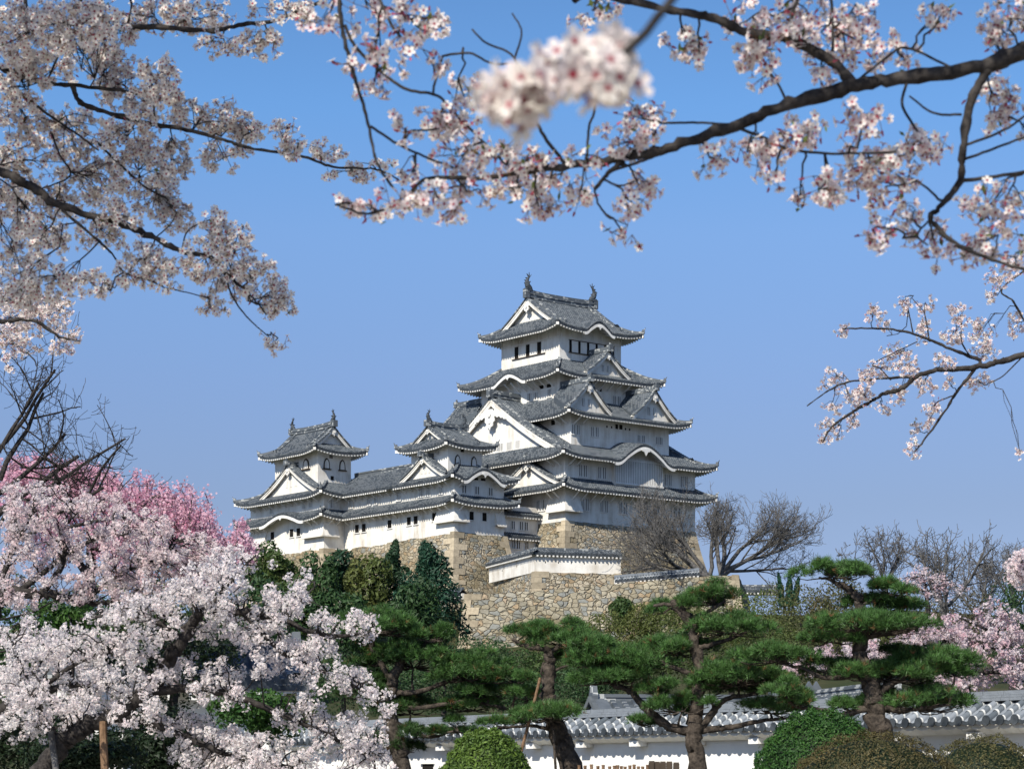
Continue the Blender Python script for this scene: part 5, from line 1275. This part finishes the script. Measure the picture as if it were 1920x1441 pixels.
bare('bare_tree', 'wide bare tree on the stone terrace hiding the lower right of the keep', B0 - [0, 0, 1.0],
     [(B0 - [0, 0, 1.0], (-.9, .1, .45), 10.5, .40), (B0 - [0.3, 0, .8], (-.65, .2, .55), 9.5, .36), (B0 - [0.2, 0, .8], (-.3, -.2, .9), 8, .34), (B0 - [0, 0, .8], (.1, .1, .9), 7, .32), (B0 - [0.4, 0, .9], (-.9, -.3, .4), 10.5, .32), (B0 - [0, 0, .8], (-.98, .3, .2), 9.5, .25)], 4, (6, 5, 4, 3), rmin=0.021, shrink=0.65)
B0 = at(1352, 1070, 317)
bare('bare_tree', 'spreading bare tree leaning right beside the keep stone base', B0 - [0, 0, 1],
     [(B0 - [0, 0, 1], (.15, 0, 1), 7.5, .40), (B0 - [0, 0, .8], (.75, .1, .6), 10.0, .34), (B0 + [.2, 0, 0], (.97, -.1, .35), 9.5, .28), (B0 - [0, 0, .4], (-.1, .3, 1), 7.5, .34), (B0 + [.3, 0, 0], (.5, -.2, .8), 9, .32), (B0 + [.5, 0, 0], (.98, .2, .2), 8.5, .24)], 4, (6, 5, 5, 3), rmin=0.021, shrink=0.63)
for px, py, Y, sc, lab in ((1655, 1120, 205, .62, 'bare tree with a fine rounded crown behind the topmost pine tuft'), (1775, 1165, 170, .72, 'tall bare tree with forked trunk standing right of the pines'), (1838, 1180, 215, .7, 'bare tree behind the forked bare tree at the right'), (1905, 1160, 240, .85, 'grey hazy bare tree at the right edge')):
    B0 = at(px, py, Y)
    bare('bare_tree', lab, B0 - [0, 0, 1], [(B0 - [0, 0, 1], (rng.normal(0, .1), 0, 1), 7 * sc, .26 * sc), (B0 + [0, 0, 1.2 * sc], (-.6, .2, .8), 6.5 * sc, .2 * sc), (B0 + [0, 0, 1.5 * sc], (.6, -.1, .8), 6.5 * sc, .2 * sc), (B0 + [0, 0, 2 * sc], (.1, .5, .9), 6 * sc, .18 * sc), (B0 + [0, 0, 1 * sc], (-.3, -.5, .9), 6 * sc, .18 * sc)], 3, (6, 5, 4), rmin=0.02)
B0 = at(-40, 1010, 45)
bare('bare_tree', 'bare dark twiggy tree at the left edge above the pink weeping cherry', (B0[0], B0[1], 0),
     [((B0[0], B0[1], 0), (0, 0, 1), 6.2, .17), (at(-20, 980, 45), (.55, .1, .75), 2.2, .07), (at(-10, 930, 45), (.8, 0, .6), 1.9, .055), (at(0, 900, 45), (.3, .1, .95), 1.9, .055), (at(40, 1010, 45), (.85, -.1, .5), 2.0, .055), (at(150, 950, 45), (.75, .1, .6), 1.7, .035), (at(60, 930, 45), (.9, .1, .45), 2.2, .04), (at(0, 840, 45), (.7, .1, .6), 1.9, .045), (at(-10, 860, 45), (.5, -.2, .8), 1.7, .045), (at(120, 990, 45), (.95, 0, .3), 1.9, .04)], 3, (5, 4, 3), up=0.06, bark='bark_cherry', rmin=0.005)

# ---------------------------------------------------------------- leafy trees and bushes on the hill
def leafy(name, label, cat, px, top, bot, hw, Y, col, col2, n=2600, leaf=0.3, lobes=14, cone=False, group=None, seedv=0.35):
    s = Y / FPX; b = at(px, bot, Y); b[2] = max(b[2], 0.0); root = thing(name, b, label, cat, group); H = (bot - top) * s; Wd = hw * s
    tk = MB(); P = [b - [0, 0, 0.6], b + [0.05 * Wd, 0, H * 0.35], b + [0, 0, H * 0.8]]; tk.tube(smooth_path(P, 4), np.linspace(0.05 * H + .04, 0.02, 9), 7)
    mb = MB(); tot = 0
    for i in range(lobes):
        f = (i + 0.5) / lobes
        if cone: z = 0.08 + 0.9 * f; rad = (1 - z) ** 0.6 * 0.95 + 0.10; a = rng.random() * 2 * pi; c = b + [Wd * rad * 0.55 * cos(a), Wd * rad * 0.55 * sin(a), H * z]; r = np.array([Wd * rad * 0.6, Wd * rad * 0.6, H * 0.13])
        else:
            d = rand_dirs(1)[0]; c = b + [Wd * 0.62 * d[0], Wd * 0.62 * d[1], H * (0.56 + 0.30 * d[2])]; q = 0.30 + 0.2 * rng.random(); r = np.array([Wd * q, Wd * q, H * q * 0.62])
        m = n // lobes; D = rand_dirs(m); D[:, 2] = np.where(rng.random(m) < 0.4, np.abs(D[:, 2]), D[:, 2])
        C = c + D * r * (0.72 + 0.38 * rng.random((m, 1)) ** 0.6); Nn = unit(D / (r / r.max()) + 0.7 * rng.normal(size=D.shape))
        tl = rng.random(); t = (np.array(col) * (1 - tl) + np.array(col2) * tl) * (0.7 + 0.6 * rng.random((m, 1)))
        leaves(mb, C, Nn, leaf * (0.6 + 0.8 * rng.random(m)), t)
    tk.build('trunk', 'bark_cherry', root, smooth=True); mb.build('crown', 'foliage', root); return root
DG, DG2, OL, OL2, BG = (0.022, 0.05, 0.018), (0.035, 0.078, 0.022), (0.06, 0.085, 0.02), (0.10, 0.112, 0.03), (0.016, 0.05, 0.028)
HG = 'trees on the slope below the left stone base'
for a in (('broadleaf_tree', 'olive green tree at the foot of the left stone base', 505, 1032, 1140, 52, 300, OL, DG2, 2600, .34), ('broadleaf_tree', 'dark round tree left in the group below the corridor', 598, 1036, 1180, 44, 292, DG, DG2, 2800, .33),
          ('broadleaf_tree', 'yellowish green tree in the middle of the group below the corridor', 690, 1058, 1190, 58, 284, OL, OL2, 3400, .32), ('broadleaf_tree', 'dark low tree under the stone base behind the yellowish tree', 645, 1032, 1130, 42, 296, DG, BG, 2400, .32),
          ('broadleaf_tree', 'low green tree behind the cherry blossoms below the yellowish tree', 560, 1090, 1210, 60, 250, DG2, OL, 2600, .3), ('broadleaf_tree', 'dark low tree behind the left pine', 640, 1120, 1260, 70, 215, DG, DG2, 2600, .27)):
    leafy(a[0], a[1], 'tree', *a[2:], group=HG)
leafy('broadleaf_tree', 'dark green tree low in front of the slim conifer', 'tree', 770, 1085, 1215, 62, 262, DG, DG2, 3600, .28, group=HG)
leafy('broadleaf_tree', 'dark green tree behind the white cherries, leftmost on the slope', 'tree', 60, 1080, 1330, 170, 200, DG, DG2, 5000, .26, group=HG)
leafy('broadleaf_tree', 'dark green tree behind the white cherries and the pink weeping cherry', 'tree', 280, 1070, 1330, 170, 205, DG, OL, 5000, .26, group=HG)
leafy('broadleaf_tree', 'dark green tree behind the right edge of the large white cherry', 'tree', 450, 1095, 1330, 120, 198, DG, DG2, 4500, .26, group=HG)
leafy('conifer_tree', 'slim dark conifer between the yellowish tree and the big dark conifer', 'conifer', 740, 1026, 1190, 46, 288, BG, DG, 3600, .27, 18, True, HG)
leafy('conifer_tree', 'big dark blue green conifer at the corner of the stone base', 'conifer', 803, 1030, 1215, 78, 280, BG, (0.02, 0.062, 0.035), 7000, .28, 26, True, HG)
SG = 'bushes on the slope in front of the lower stone wall'
for px, top, bot, hw, Y, c1, c2, lab in (
    (1125, 1150, 1240, 60, 262, OL, OL2, 'sparse yellowish bush against the lower stone wall, leftmost of its row'), (1215, 1140, 1250, 62, 256, (0.06, 0.085, 0.02), OL2, 'yellow green bush left of the third pine against the stone wall'), (1165, 1120, 1175, 26, 275, OL, DG2, 'small thin bush growing out of the lower stone wall'),
    (1310, 1118, 1250, 80, 246, OL, (0.105, 0.125, 0.035), 'large yellow olive bush behind the top of the third pine'), (1420, 1112, 1260, 85, 240, (0.06, 0.095, 0.022), OL2, 'olive bush right of the third pine'), (1500, 1105, 1270, 75, 232, (0.085, 0.08, 0.035), (0.07, 0.10, 0.025), 'brownish bush left of the fourth pine'),
    (1570, 1095, 1270, 70, 228, (0.09, 0.07, 0.038), (0.065, 0.08, 0.025), 'brownish bush behind the fourth pine trunk'), (1370, 1180, 1300, 90, 190, (0.05, 0.075, 0.02), OL, 'green bush low behind the third pine'), (1240, 1190, 1300, 80, 185, (0.045, 0.07, 0.02), OL, 'green bush low behind the forked limb of the third pine'),
    (1120, 1210, 1300, 70, 180, DG2, OL, 'green bush low behind the second pine'), (1640, 1120, 1280, 80, 200, (0.06, 0.065, 0.025), OL2, 'dull green bush behind the right side of the fourth pine'), (1720, 1130, 1290, 80, 196, (0.075, 0.06, 0.035), OL, 'brown green bush below the bare trees at right'),
    (1810, 1110, 1290, 80, 190, (0.07, 0.065, 0.035), (0.09, 0.075, 0.045), 'dull brown bush below the forked bare tree'), (1900, 1080, 1290, 55, 185, DG, DG2, 'dark green bush at the right edge'), (1010, 1215, 1310, 70, 175, DG2, OL, 'green bush low left of the second pine'), (900, 1200, 1310, 80, 172, DG, DG2, 'dark green bush behind the left pine'), (830, 1235, 1345, 90, 140, DG, DG2, 'dark green bush low behind the left pine, nearest the garden wall'), (965, 1250, 1350, 80, 136, DG, DG2, 'dark green bush low between the left pine and the leaning pine'), (1090, 1255, 1350, 80, 132, DG2, DG, 'dark green bush low behind the leaning pine trunk'), (640, 1225, 1355, 85, 126, DG, DG2, 'dark green bush on the slope behind the right edge of the large white cherry'), (735, 1240, 1350, 75, 120, DG2, DG, 'dark green bush low behind the left pine trunk'), (560, 1200, 1340, 90, 132, DG2, OL, 'green bush on the slope behind the white walled building'), (1460, 1200, 1310, 90, 170, (0.05, 0.06, 0.022), OL, 'olive bush low between the third and fourth pine')):
    leafy('bush', lab, 'bush', px, top, bot, hw, Y, c1, c2, 5200, 0.00062 * Y, 18, group=SG)
# three twisted spires of a juniper
jr = at(1478, 1135, 236); root = thing('juniper_tree', jr, 'dark twisted juniper with three pointed spires against the sky', 'conifer', None); mb = MB(); tk = MB()
for dx, h, w_ in ((-1.0, 3.3, .42), (0.15, 3.5, .5), (1.05, 2.9, .48)):
    m = 900; t = rng.random(m) ** 1.2; a = rng.random(m) * 2 * pi + t * 5; rr = w_ * (1 - t) ** 0.6 * (0.75 + 0.25 * np.sin(a * 2 + t * 14))
    C = jr + np.column_stack([dx * (0.55 + 0.45 * t) + rr * np.cos(a), rr * np.sin(a), t * h]); leaves(mb, C, unit(np.column_stack([np.cos(a), np.sin(a), 0.9 + 0 * a]) + 0.5 * rng.normal(size=(m, 3))), 0.17 * (0.6 + 0.7 * rng.random(m)), np.tile([[0.018, 0.065, 0.035]], (m, 1)) * (0.6 + 0.8 * rng.random((m, 1))))
    tk.tube([jr + [dx * .3, 0, -.8], jr + [dx * .6, 0, 1], jr + [dx, 0, h * .8]], [.14, .1, .02], 6)
tk.build('trunk', 'bark_cherry', root); mb.build('crown', 'foliage', root)
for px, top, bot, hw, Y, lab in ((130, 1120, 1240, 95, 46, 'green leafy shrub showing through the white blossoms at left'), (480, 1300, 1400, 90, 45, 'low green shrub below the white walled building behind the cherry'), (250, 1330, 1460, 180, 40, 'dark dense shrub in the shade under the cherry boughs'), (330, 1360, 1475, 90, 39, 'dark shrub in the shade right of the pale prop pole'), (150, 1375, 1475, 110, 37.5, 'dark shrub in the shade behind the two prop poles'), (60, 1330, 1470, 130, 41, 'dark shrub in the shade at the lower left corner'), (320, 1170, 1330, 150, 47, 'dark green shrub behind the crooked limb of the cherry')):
    leafy('bush', lab, 'bush', px, top, bot, hw, Y, (0.02, 0.06, 0.012) if 'dark' not in lab else (0.010, 0.02, 0.008), (0.05, 0.11, 0.02) if 'dark' not in lab else (0.014, 0.03, 0.01), 6500, 0.05, 18)  # dark shrubs under the boughs are added; deep shade put into their leaf colour

# ---------------------------------------------------------------- clipped garden pines
def pine(label, base, Y, trunk, limbs, pads, props=()):
    root = thing('pine_tree', base, label, 'pine tree', 'clipped pines in front of the garden wall'); s = Y / FPX
    tk = MB(); tpts = []
    for pts, r0, r1 in [trunk] + limbs:
        P = pxpath(pts, Y, 7); tk.tube(wob(P, 0.10 * r0), np.linspace(r0, r1, len(P)) * (1 + 0.06 * rng.normal(size=len(P))), 10); tpts.append(P)
    tp = np.concatenate(tpts); tk.build('trunk', 'bark_pine', root, smooth=True)
    for pad in pads:
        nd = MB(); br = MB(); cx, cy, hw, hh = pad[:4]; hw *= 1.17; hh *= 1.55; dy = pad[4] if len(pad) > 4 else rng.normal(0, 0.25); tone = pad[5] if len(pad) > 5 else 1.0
        c = at(cx, cy, Y + dy); rx, rz = hw * s, hh * s; ry = min(rx * 0.9, 1.0)
        i = np.argmin(((tp - c + [0, 0, rz]) ** 2).sum(1)); a = tp[i]; e = c - [0, 0, rz * 0.5]
        br.tube(curve(a, e, -0.03, 6, 0.02), np.linspace(0.035, 0.018, 6), 6)
        nm = max(5, int(rx * ry * 25)); th = rng.random(nm) * 2 * pi; q = np.sqrt(rng.random(nm)) * 0.86
        for t_, q_ in zip(th, q):
            mc = c + np.array([rx * q_ * cos(t_), ry * q_ * sin(t_), rz * (0.15 - 0.75 * q_ * q_ + 0.12 * rng.normal())]); mr = np.array([0.30, 0.30, 0.20]) * (0.75 + 0.5 * rng.random()) * min(1.0, max(0.6, rx)); mr[2] = min(mr[2], rz * 0.8)
            br.tube(curve(e + (mc - e) * 0.1, mc - [0, 0, mr[2] * 0.4], -0.05, 5, 0.03), np.linspace(0.016, 0.007, 5), 4)
            m = 58; D = rand_dirs(m); D[:, 2] = np.where(D[:, 2] < -0.15, -D[:, 2], D[:, 2]); C = mc + D * mr * (0.55 + 0.5 * rng.random((m, 1)))
            dd = unit(D * [1, 1, 0.8] + [0, 0, 0.55]); k_ = 16; C2 = np.repeat(C, k_, 0); N2 = unit(np.repeat(dd, k_, 0) + 0.62 * rng.normal(size=(m * k_, 3)))
            Ln = 0.12 * (0.7 + 0.6 * rng.random((m * k_, 1))); S_ = unit(np.cross(N2, rng.normal(size=N2.shape))) * 0.0052
            V = np.stack([C2 - S_, C2 + S_, C2 + N2 * Ln], 1).reshape(-1, 3); F = np.arange(len(V)).reshape(-1, 3)
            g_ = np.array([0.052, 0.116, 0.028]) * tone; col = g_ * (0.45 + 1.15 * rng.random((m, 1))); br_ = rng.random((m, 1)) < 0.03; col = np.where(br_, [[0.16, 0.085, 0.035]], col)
            nd.add(V, F, 0, None, np.repeat(col, 3 * k_, 0))
        bo = br.build('branch', 'bark_pine', root, smooth=True); nd.build('needles', 'needle', bo)
    return root
pine('broad dark pine left of the round clipped shrub, half behind cherry blossoms', (-2.6, 52, 0), 50.0, ([(757, 1650), (752, 1441), (740, 1390), (728, 1320), (738, 1275), (752, 1235)], .22, .10),
     [([(735, 1300), (790, 1295), (860, 1270), (915, 1264)], .07, .03), ([(738, 1285), (700, 1220), (690, 1185)], .07, .03), ([(730, 1330), (800, 1325), (880, 1315), (960, 1330)], .06, .03), ([(750, 1240), (800, 1205), (830, 1195)], .06, .03), ([(735, 1350), (800, 1380), (850, 1370)], .05, .025)],
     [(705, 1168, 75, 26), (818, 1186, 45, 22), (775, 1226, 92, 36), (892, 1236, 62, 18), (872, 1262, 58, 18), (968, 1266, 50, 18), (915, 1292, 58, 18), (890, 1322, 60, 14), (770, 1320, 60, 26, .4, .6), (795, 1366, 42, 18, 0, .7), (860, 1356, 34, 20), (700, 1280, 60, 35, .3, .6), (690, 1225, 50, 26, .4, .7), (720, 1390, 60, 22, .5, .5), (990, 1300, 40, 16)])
pine('slender leaning pine with a flat top, trunk just right of the round clipped shrub', (1.25, 47, 0), 47.0, ([(1090, 1650), (1068, 1437), (1045, 1370), (1031, 1325), (1028, 1285), (1031, 1240), (1027, 1216)], .26, .08),
     [([(1027, 1216), (990, 1212), (960, 1198)], .06, .03), ([(1030, 1222), (1060, 1205), (1090, 1195)], .05, .03), ([(1033, 1280), (1015, 1262), (1020, 1240)], .03, .02), ([(1048, 1372), (1000, 1360), (960, 1362), (930, 1362)], .045, .02), ([(1031, 1260), (1080, 1240), (1100, 1230)], .03, .02)],
     [(967, 1188, 40, 20), (1050, 1170, 50, 18), (1060, 1198, 72, 16), (1030, 1336, 68, 18, -.5), (1078, 1228, 45, 14), (940, 1355, 40, 14), (1005, 1190, 35, 14)])
pine('tall many tiered pine with a forked trunk in the middle right', (3.6, 45.5, 0), 45.5, ([(1316, 1650), (1309, 1441), (1302, 1372), (1308, 1320), (1312, 1260), (1302, 1200), (1290, 1160), (1262, 1125)], .20, .06),
     [([(1300, 1375), (1248, 1357), (1206, 1322), (1180, 1295), (1150, 1285)], .11, .04), ([(1308, 1372), (1340, 1330), (1362, 1310), (1420, 1300)], .09, .03), ([(1312, 1370), (1370, 1362), (1430, 1350), (1490, 1345)], .07, .025), ([(1310, 1268), (1260, 1250), (1215, 1228)], .06, .03), ([(1306, 1215), (1345, 1205), (1400, 1185)], .06, .03), ([(1290, 1160), (1330, 1145), (1360, 1125)], .05, .025), ([(1310, 1290), (1360, 1280), (1420, 1275)], .05, .03), ([(1300, 1180), (1260, 1135), (1225, 1135)], .05, .03), ([(1312, 1330), (1275, 1318), (1250, 1312)], .04, .02)],
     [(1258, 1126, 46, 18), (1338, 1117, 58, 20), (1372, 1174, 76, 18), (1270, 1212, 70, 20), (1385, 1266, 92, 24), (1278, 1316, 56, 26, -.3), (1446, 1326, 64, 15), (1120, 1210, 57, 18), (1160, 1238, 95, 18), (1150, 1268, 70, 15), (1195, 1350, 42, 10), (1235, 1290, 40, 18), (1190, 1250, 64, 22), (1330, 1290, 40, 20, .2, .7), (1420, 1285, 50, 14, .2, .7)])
pine('tall pine with stacked flat tiers and a detached tuft at its top left', (6.9, 44, 0), 44.0, ([(1665, 1650), (1655, 1400), (1642, 1345), (1636, 1295), (1620, 1255), (1612, 1215), (1616, 1170), (1612, 1130), (1598, 1110), (1570, 1092)], .24, .05),
     [([(1640, 1320), (1580, 1340), (1540, 1330), (1500, 1325)], .08, .03), ([(1645, 1300), (1690, 1270), (1750, 1240)], .08, .03), ([(1625, 1262), (1550, 1270), (1500, 1250)], .06, .03), ([(1598, 1110), (1560, 1088), (1535, 1082)], .05, .02), ([(1616, 1195), (1680, 1185), (1720, 1175)], .05, .03), ([(1640, 1325), (1700, 1330), (1780, 1320)], .06, .03), ([(1613, 1200), (1570, 1195), (1540, 1190)], .05, .03)],
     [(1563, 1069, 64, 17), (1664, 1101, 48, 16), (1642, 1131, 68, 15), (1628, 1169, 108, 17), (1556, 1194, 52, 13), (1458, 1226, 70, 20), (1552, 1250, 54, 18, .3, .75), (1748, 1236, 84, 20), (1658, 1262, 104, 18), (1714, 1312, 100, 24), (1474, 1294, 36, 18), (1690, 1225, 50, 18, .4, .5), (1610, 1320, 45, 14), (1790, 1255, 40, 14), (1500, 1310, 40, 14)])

# ---------------------------------------------------------------- clipped shrubs, props, fence
def clipped(label, c, rx, ry, top, col, col2, n, leaf, group=None):
    root = thing('clipped_shrub', (c[0], c[1], 0), label, 'shrub', group); mb = MB(); co = MB()
    D = rand_dirs(n); D[:, 2] = np.abs(D[:, 2]); D = D[(D[:, 1] < 0.55)]; n = len(D)
    lump = 1 + 0.03 * np.sin(D[:, 0] * 9 + c[0]) * np.cos(D[:, 2] * 8 + D[:, 1] * 5) + 0.018 * np.sin(D[:, 0] * 23 + D[:, 2] * 17) + 0.02 * rng.normal(size=n) + np.where(rng.random(n) < 0.012, 0.06 * rng.random(n), 0)
    h0 = 0.45 * top; C = np.column_stack([c[0] + rx * D[:, 0] * lump, c[1] + ry * D[:, 1] * lump, h0 + (top - h0) * D[:, 2] * lump])
    t = np.clip(rng.random((n, 1)) ** 1.5 * 0.8 + 0.35 * np.sin(D[:, :1] * 6 + c[0]) * np.sin(D[:, 2:] * 5 + D[:, 1:2] * 7), 0, 1); N = unit(D / np.array([rx, ry, top - h0]) * rx + 0.55 * rng.normal(size=D.shape))
    leaves(mb, C, N, leaf * (0.6 + 0.8 * rng.random(n)), (np.array(col) * (1 - t) + np.array(col2) * t) * (0.75 + 0.5 * rng.random((n, 1))))
    m = n // 3; a = rng.random(m) * 2 * pi; z = rng.random(m) * h0; bul = 0.9 + 0.1 * z / h0
    C = np.column_stack([c[0] + rx * np.cos(a) * bul, c[1] + ry * np.sin(a) * bul, z]); leaves(mb, C, unit(np.column_stack([np.cos(a), np.sin(a), 0.2 + 0 * a]) + 0.5 * rng.normal(size=(m, 3))), np.full(m, leaf), np.tile([col], (m, 1)) * (0.7 + 0.5 * rng.random((m, 1))))
    th = np.linspace(0, 2 * pi, 25)[:-1]; ph = np.linspace(0, pi / 2, 8)
    G = [[(c[0] + .94 * rx * cos(t_) * cos(p_), c[1] + .94 * ry * sin(t_) * cos(p_), h0 + .94 * (top - h0) * sin(p_)) for t_ in th] for p_ in ph]; G = [[(x, y, 0.02) for x, y, z in G[0]]] + G
    co.grid(np.array(G), 0, None, True); co.V[-1] = (co.V[-1][0], np.tile([[0.012, 0.022, 0.008]], (len(co.V[-1][0]), 1)))  # opaque core added against see-through; shade between leaves put into its dark colour
    co.build('shade_core', 'foliage', root, smooth=True); mb.build('leaves', 'foliage', root); return root
p = at(912, 1441, 37); clipped('round bright green clipped shrub between the left pine and the leaning pine', (p[0], 37), .80, .80, 2.37, (0.05, 0.095, 0.015), (0.12, 0.19, 0.03), 15000, .030)
p = at(1537, 1441, 36); clipped('wide dark green clipped shrub below the right pine', (p[0], 36), 1.10, 1.0, 2.63, (0.022, 0.07, 0.012), (0.05, 0.12, 0.02), 22000, .026)
p = at(1638, 1441, 31); clipped('brownish green rounded azalea in front of the wide green shrub', (p[0], 31), 1.32, 1.0, 2.20, (0.055, 0.052, 0.018), (0.11, 0.085, 0.03), 24000, .018, 'brownish azaleas')
p = at(1846, 1441, 32); clipped('brownish green rounded azalea nearest the right edge', (p[0], 32), 1.02, .9, 2.18, (0.06, 0.06, 0.02), (0.12, 0.10, 0.035), 13000, .018, 'brownish azaleas')
def pole(label, a, b, r, mat, group):
    mb = MB(); P = np.linspace(a, b, 6); mb.tube(wob(P, r * 0.15), np.linspace(r, r * 0.85, 6), 8); o = mb.build('prop_pole', mat, L=a); tag(o, label, 'pole', group)
PG = 'wooden poles propping the trees'
g0 = at(955, 1385, 46.4)
pole('reddish pole propping the leaning pine from the left', np.array([g0[0] - .32, 46.2, 0]), at(1013, 1270, 46.8), .035, 'pole_wood', PG)
g0 = at(1047, 1441, 46.2); pole('thin dark pole upright beside the leaning pine trunk', np.array([g0[0] + .05, 46.2, 0]), at(1037, 1365, 46.5), .03, 'bark_pine', PG)
g0 = at(203, 1441, 31.3); pole('thick pale pole propping the cherry limb at lower left', np.array([g0[0] + .05, 31.3, 0]), at(193, 1352, 31.7), .06, 'pole_wood', PG)
g0 = at(108, 1441, 31.3); pole('leaning grey pole in the shade left of the pale pole', np.array([g0[0] + .2, 31.3, 0]), at(95, 1370, 31.8), .05, 'bark_grey', PG)
for i, px in enumerate((1086, 1097, 1109, 1121, 1131, 1143, 1152, 1158, 1165, 1172, 1181, 1189, 1197, 1205, 1214)):
    x, y, z = at(px, 1431 + rng.random() * 5, 33.0); st = MB(); st.tube([(x, y, 0), (x + .01, y, z * .5), (x, y, z)], .022, 8); st.tube([(x, y, z - .02), (x, y, z)], [.024, .024], 8)
    o = st.build('bamboo_stake', 'pole_wood', L=(x, y, 0)); tag(o, 'pale bamboo stake in the low fence in front of the white wall', 'stake', 'bamboo stakes of the low fence')
for i, px in enumerate((1222, 1232, 1243, 1255, 1268)):
    x, y, z = at(px, 1427 + rng.random() * 7, 33.2); st = MB(); st.box((x, y, z / 2), .085, .07, z); st.box((x, y, z), .075, .06, .04)
    o = st.build('wooden_post', 'dark_timber', L=(x, y, 0)); tag(o, 'dark square post at the right end of the low bamboo fence', 'post', 'dark posts of the low fence')
for pxa, pxb, py in ((1082, 1272, 1446),):
    a, b = at(pxa, py, 32.95), at(pxb, py, 33.15); st = MB(); st.tube([a, (a + b) / 2, b], .02, 6); o = st.build('fence_rail', 'pole_wood', L=a); tag(o, 'horizontal rail tying the bamboo stakes together', 'rail')
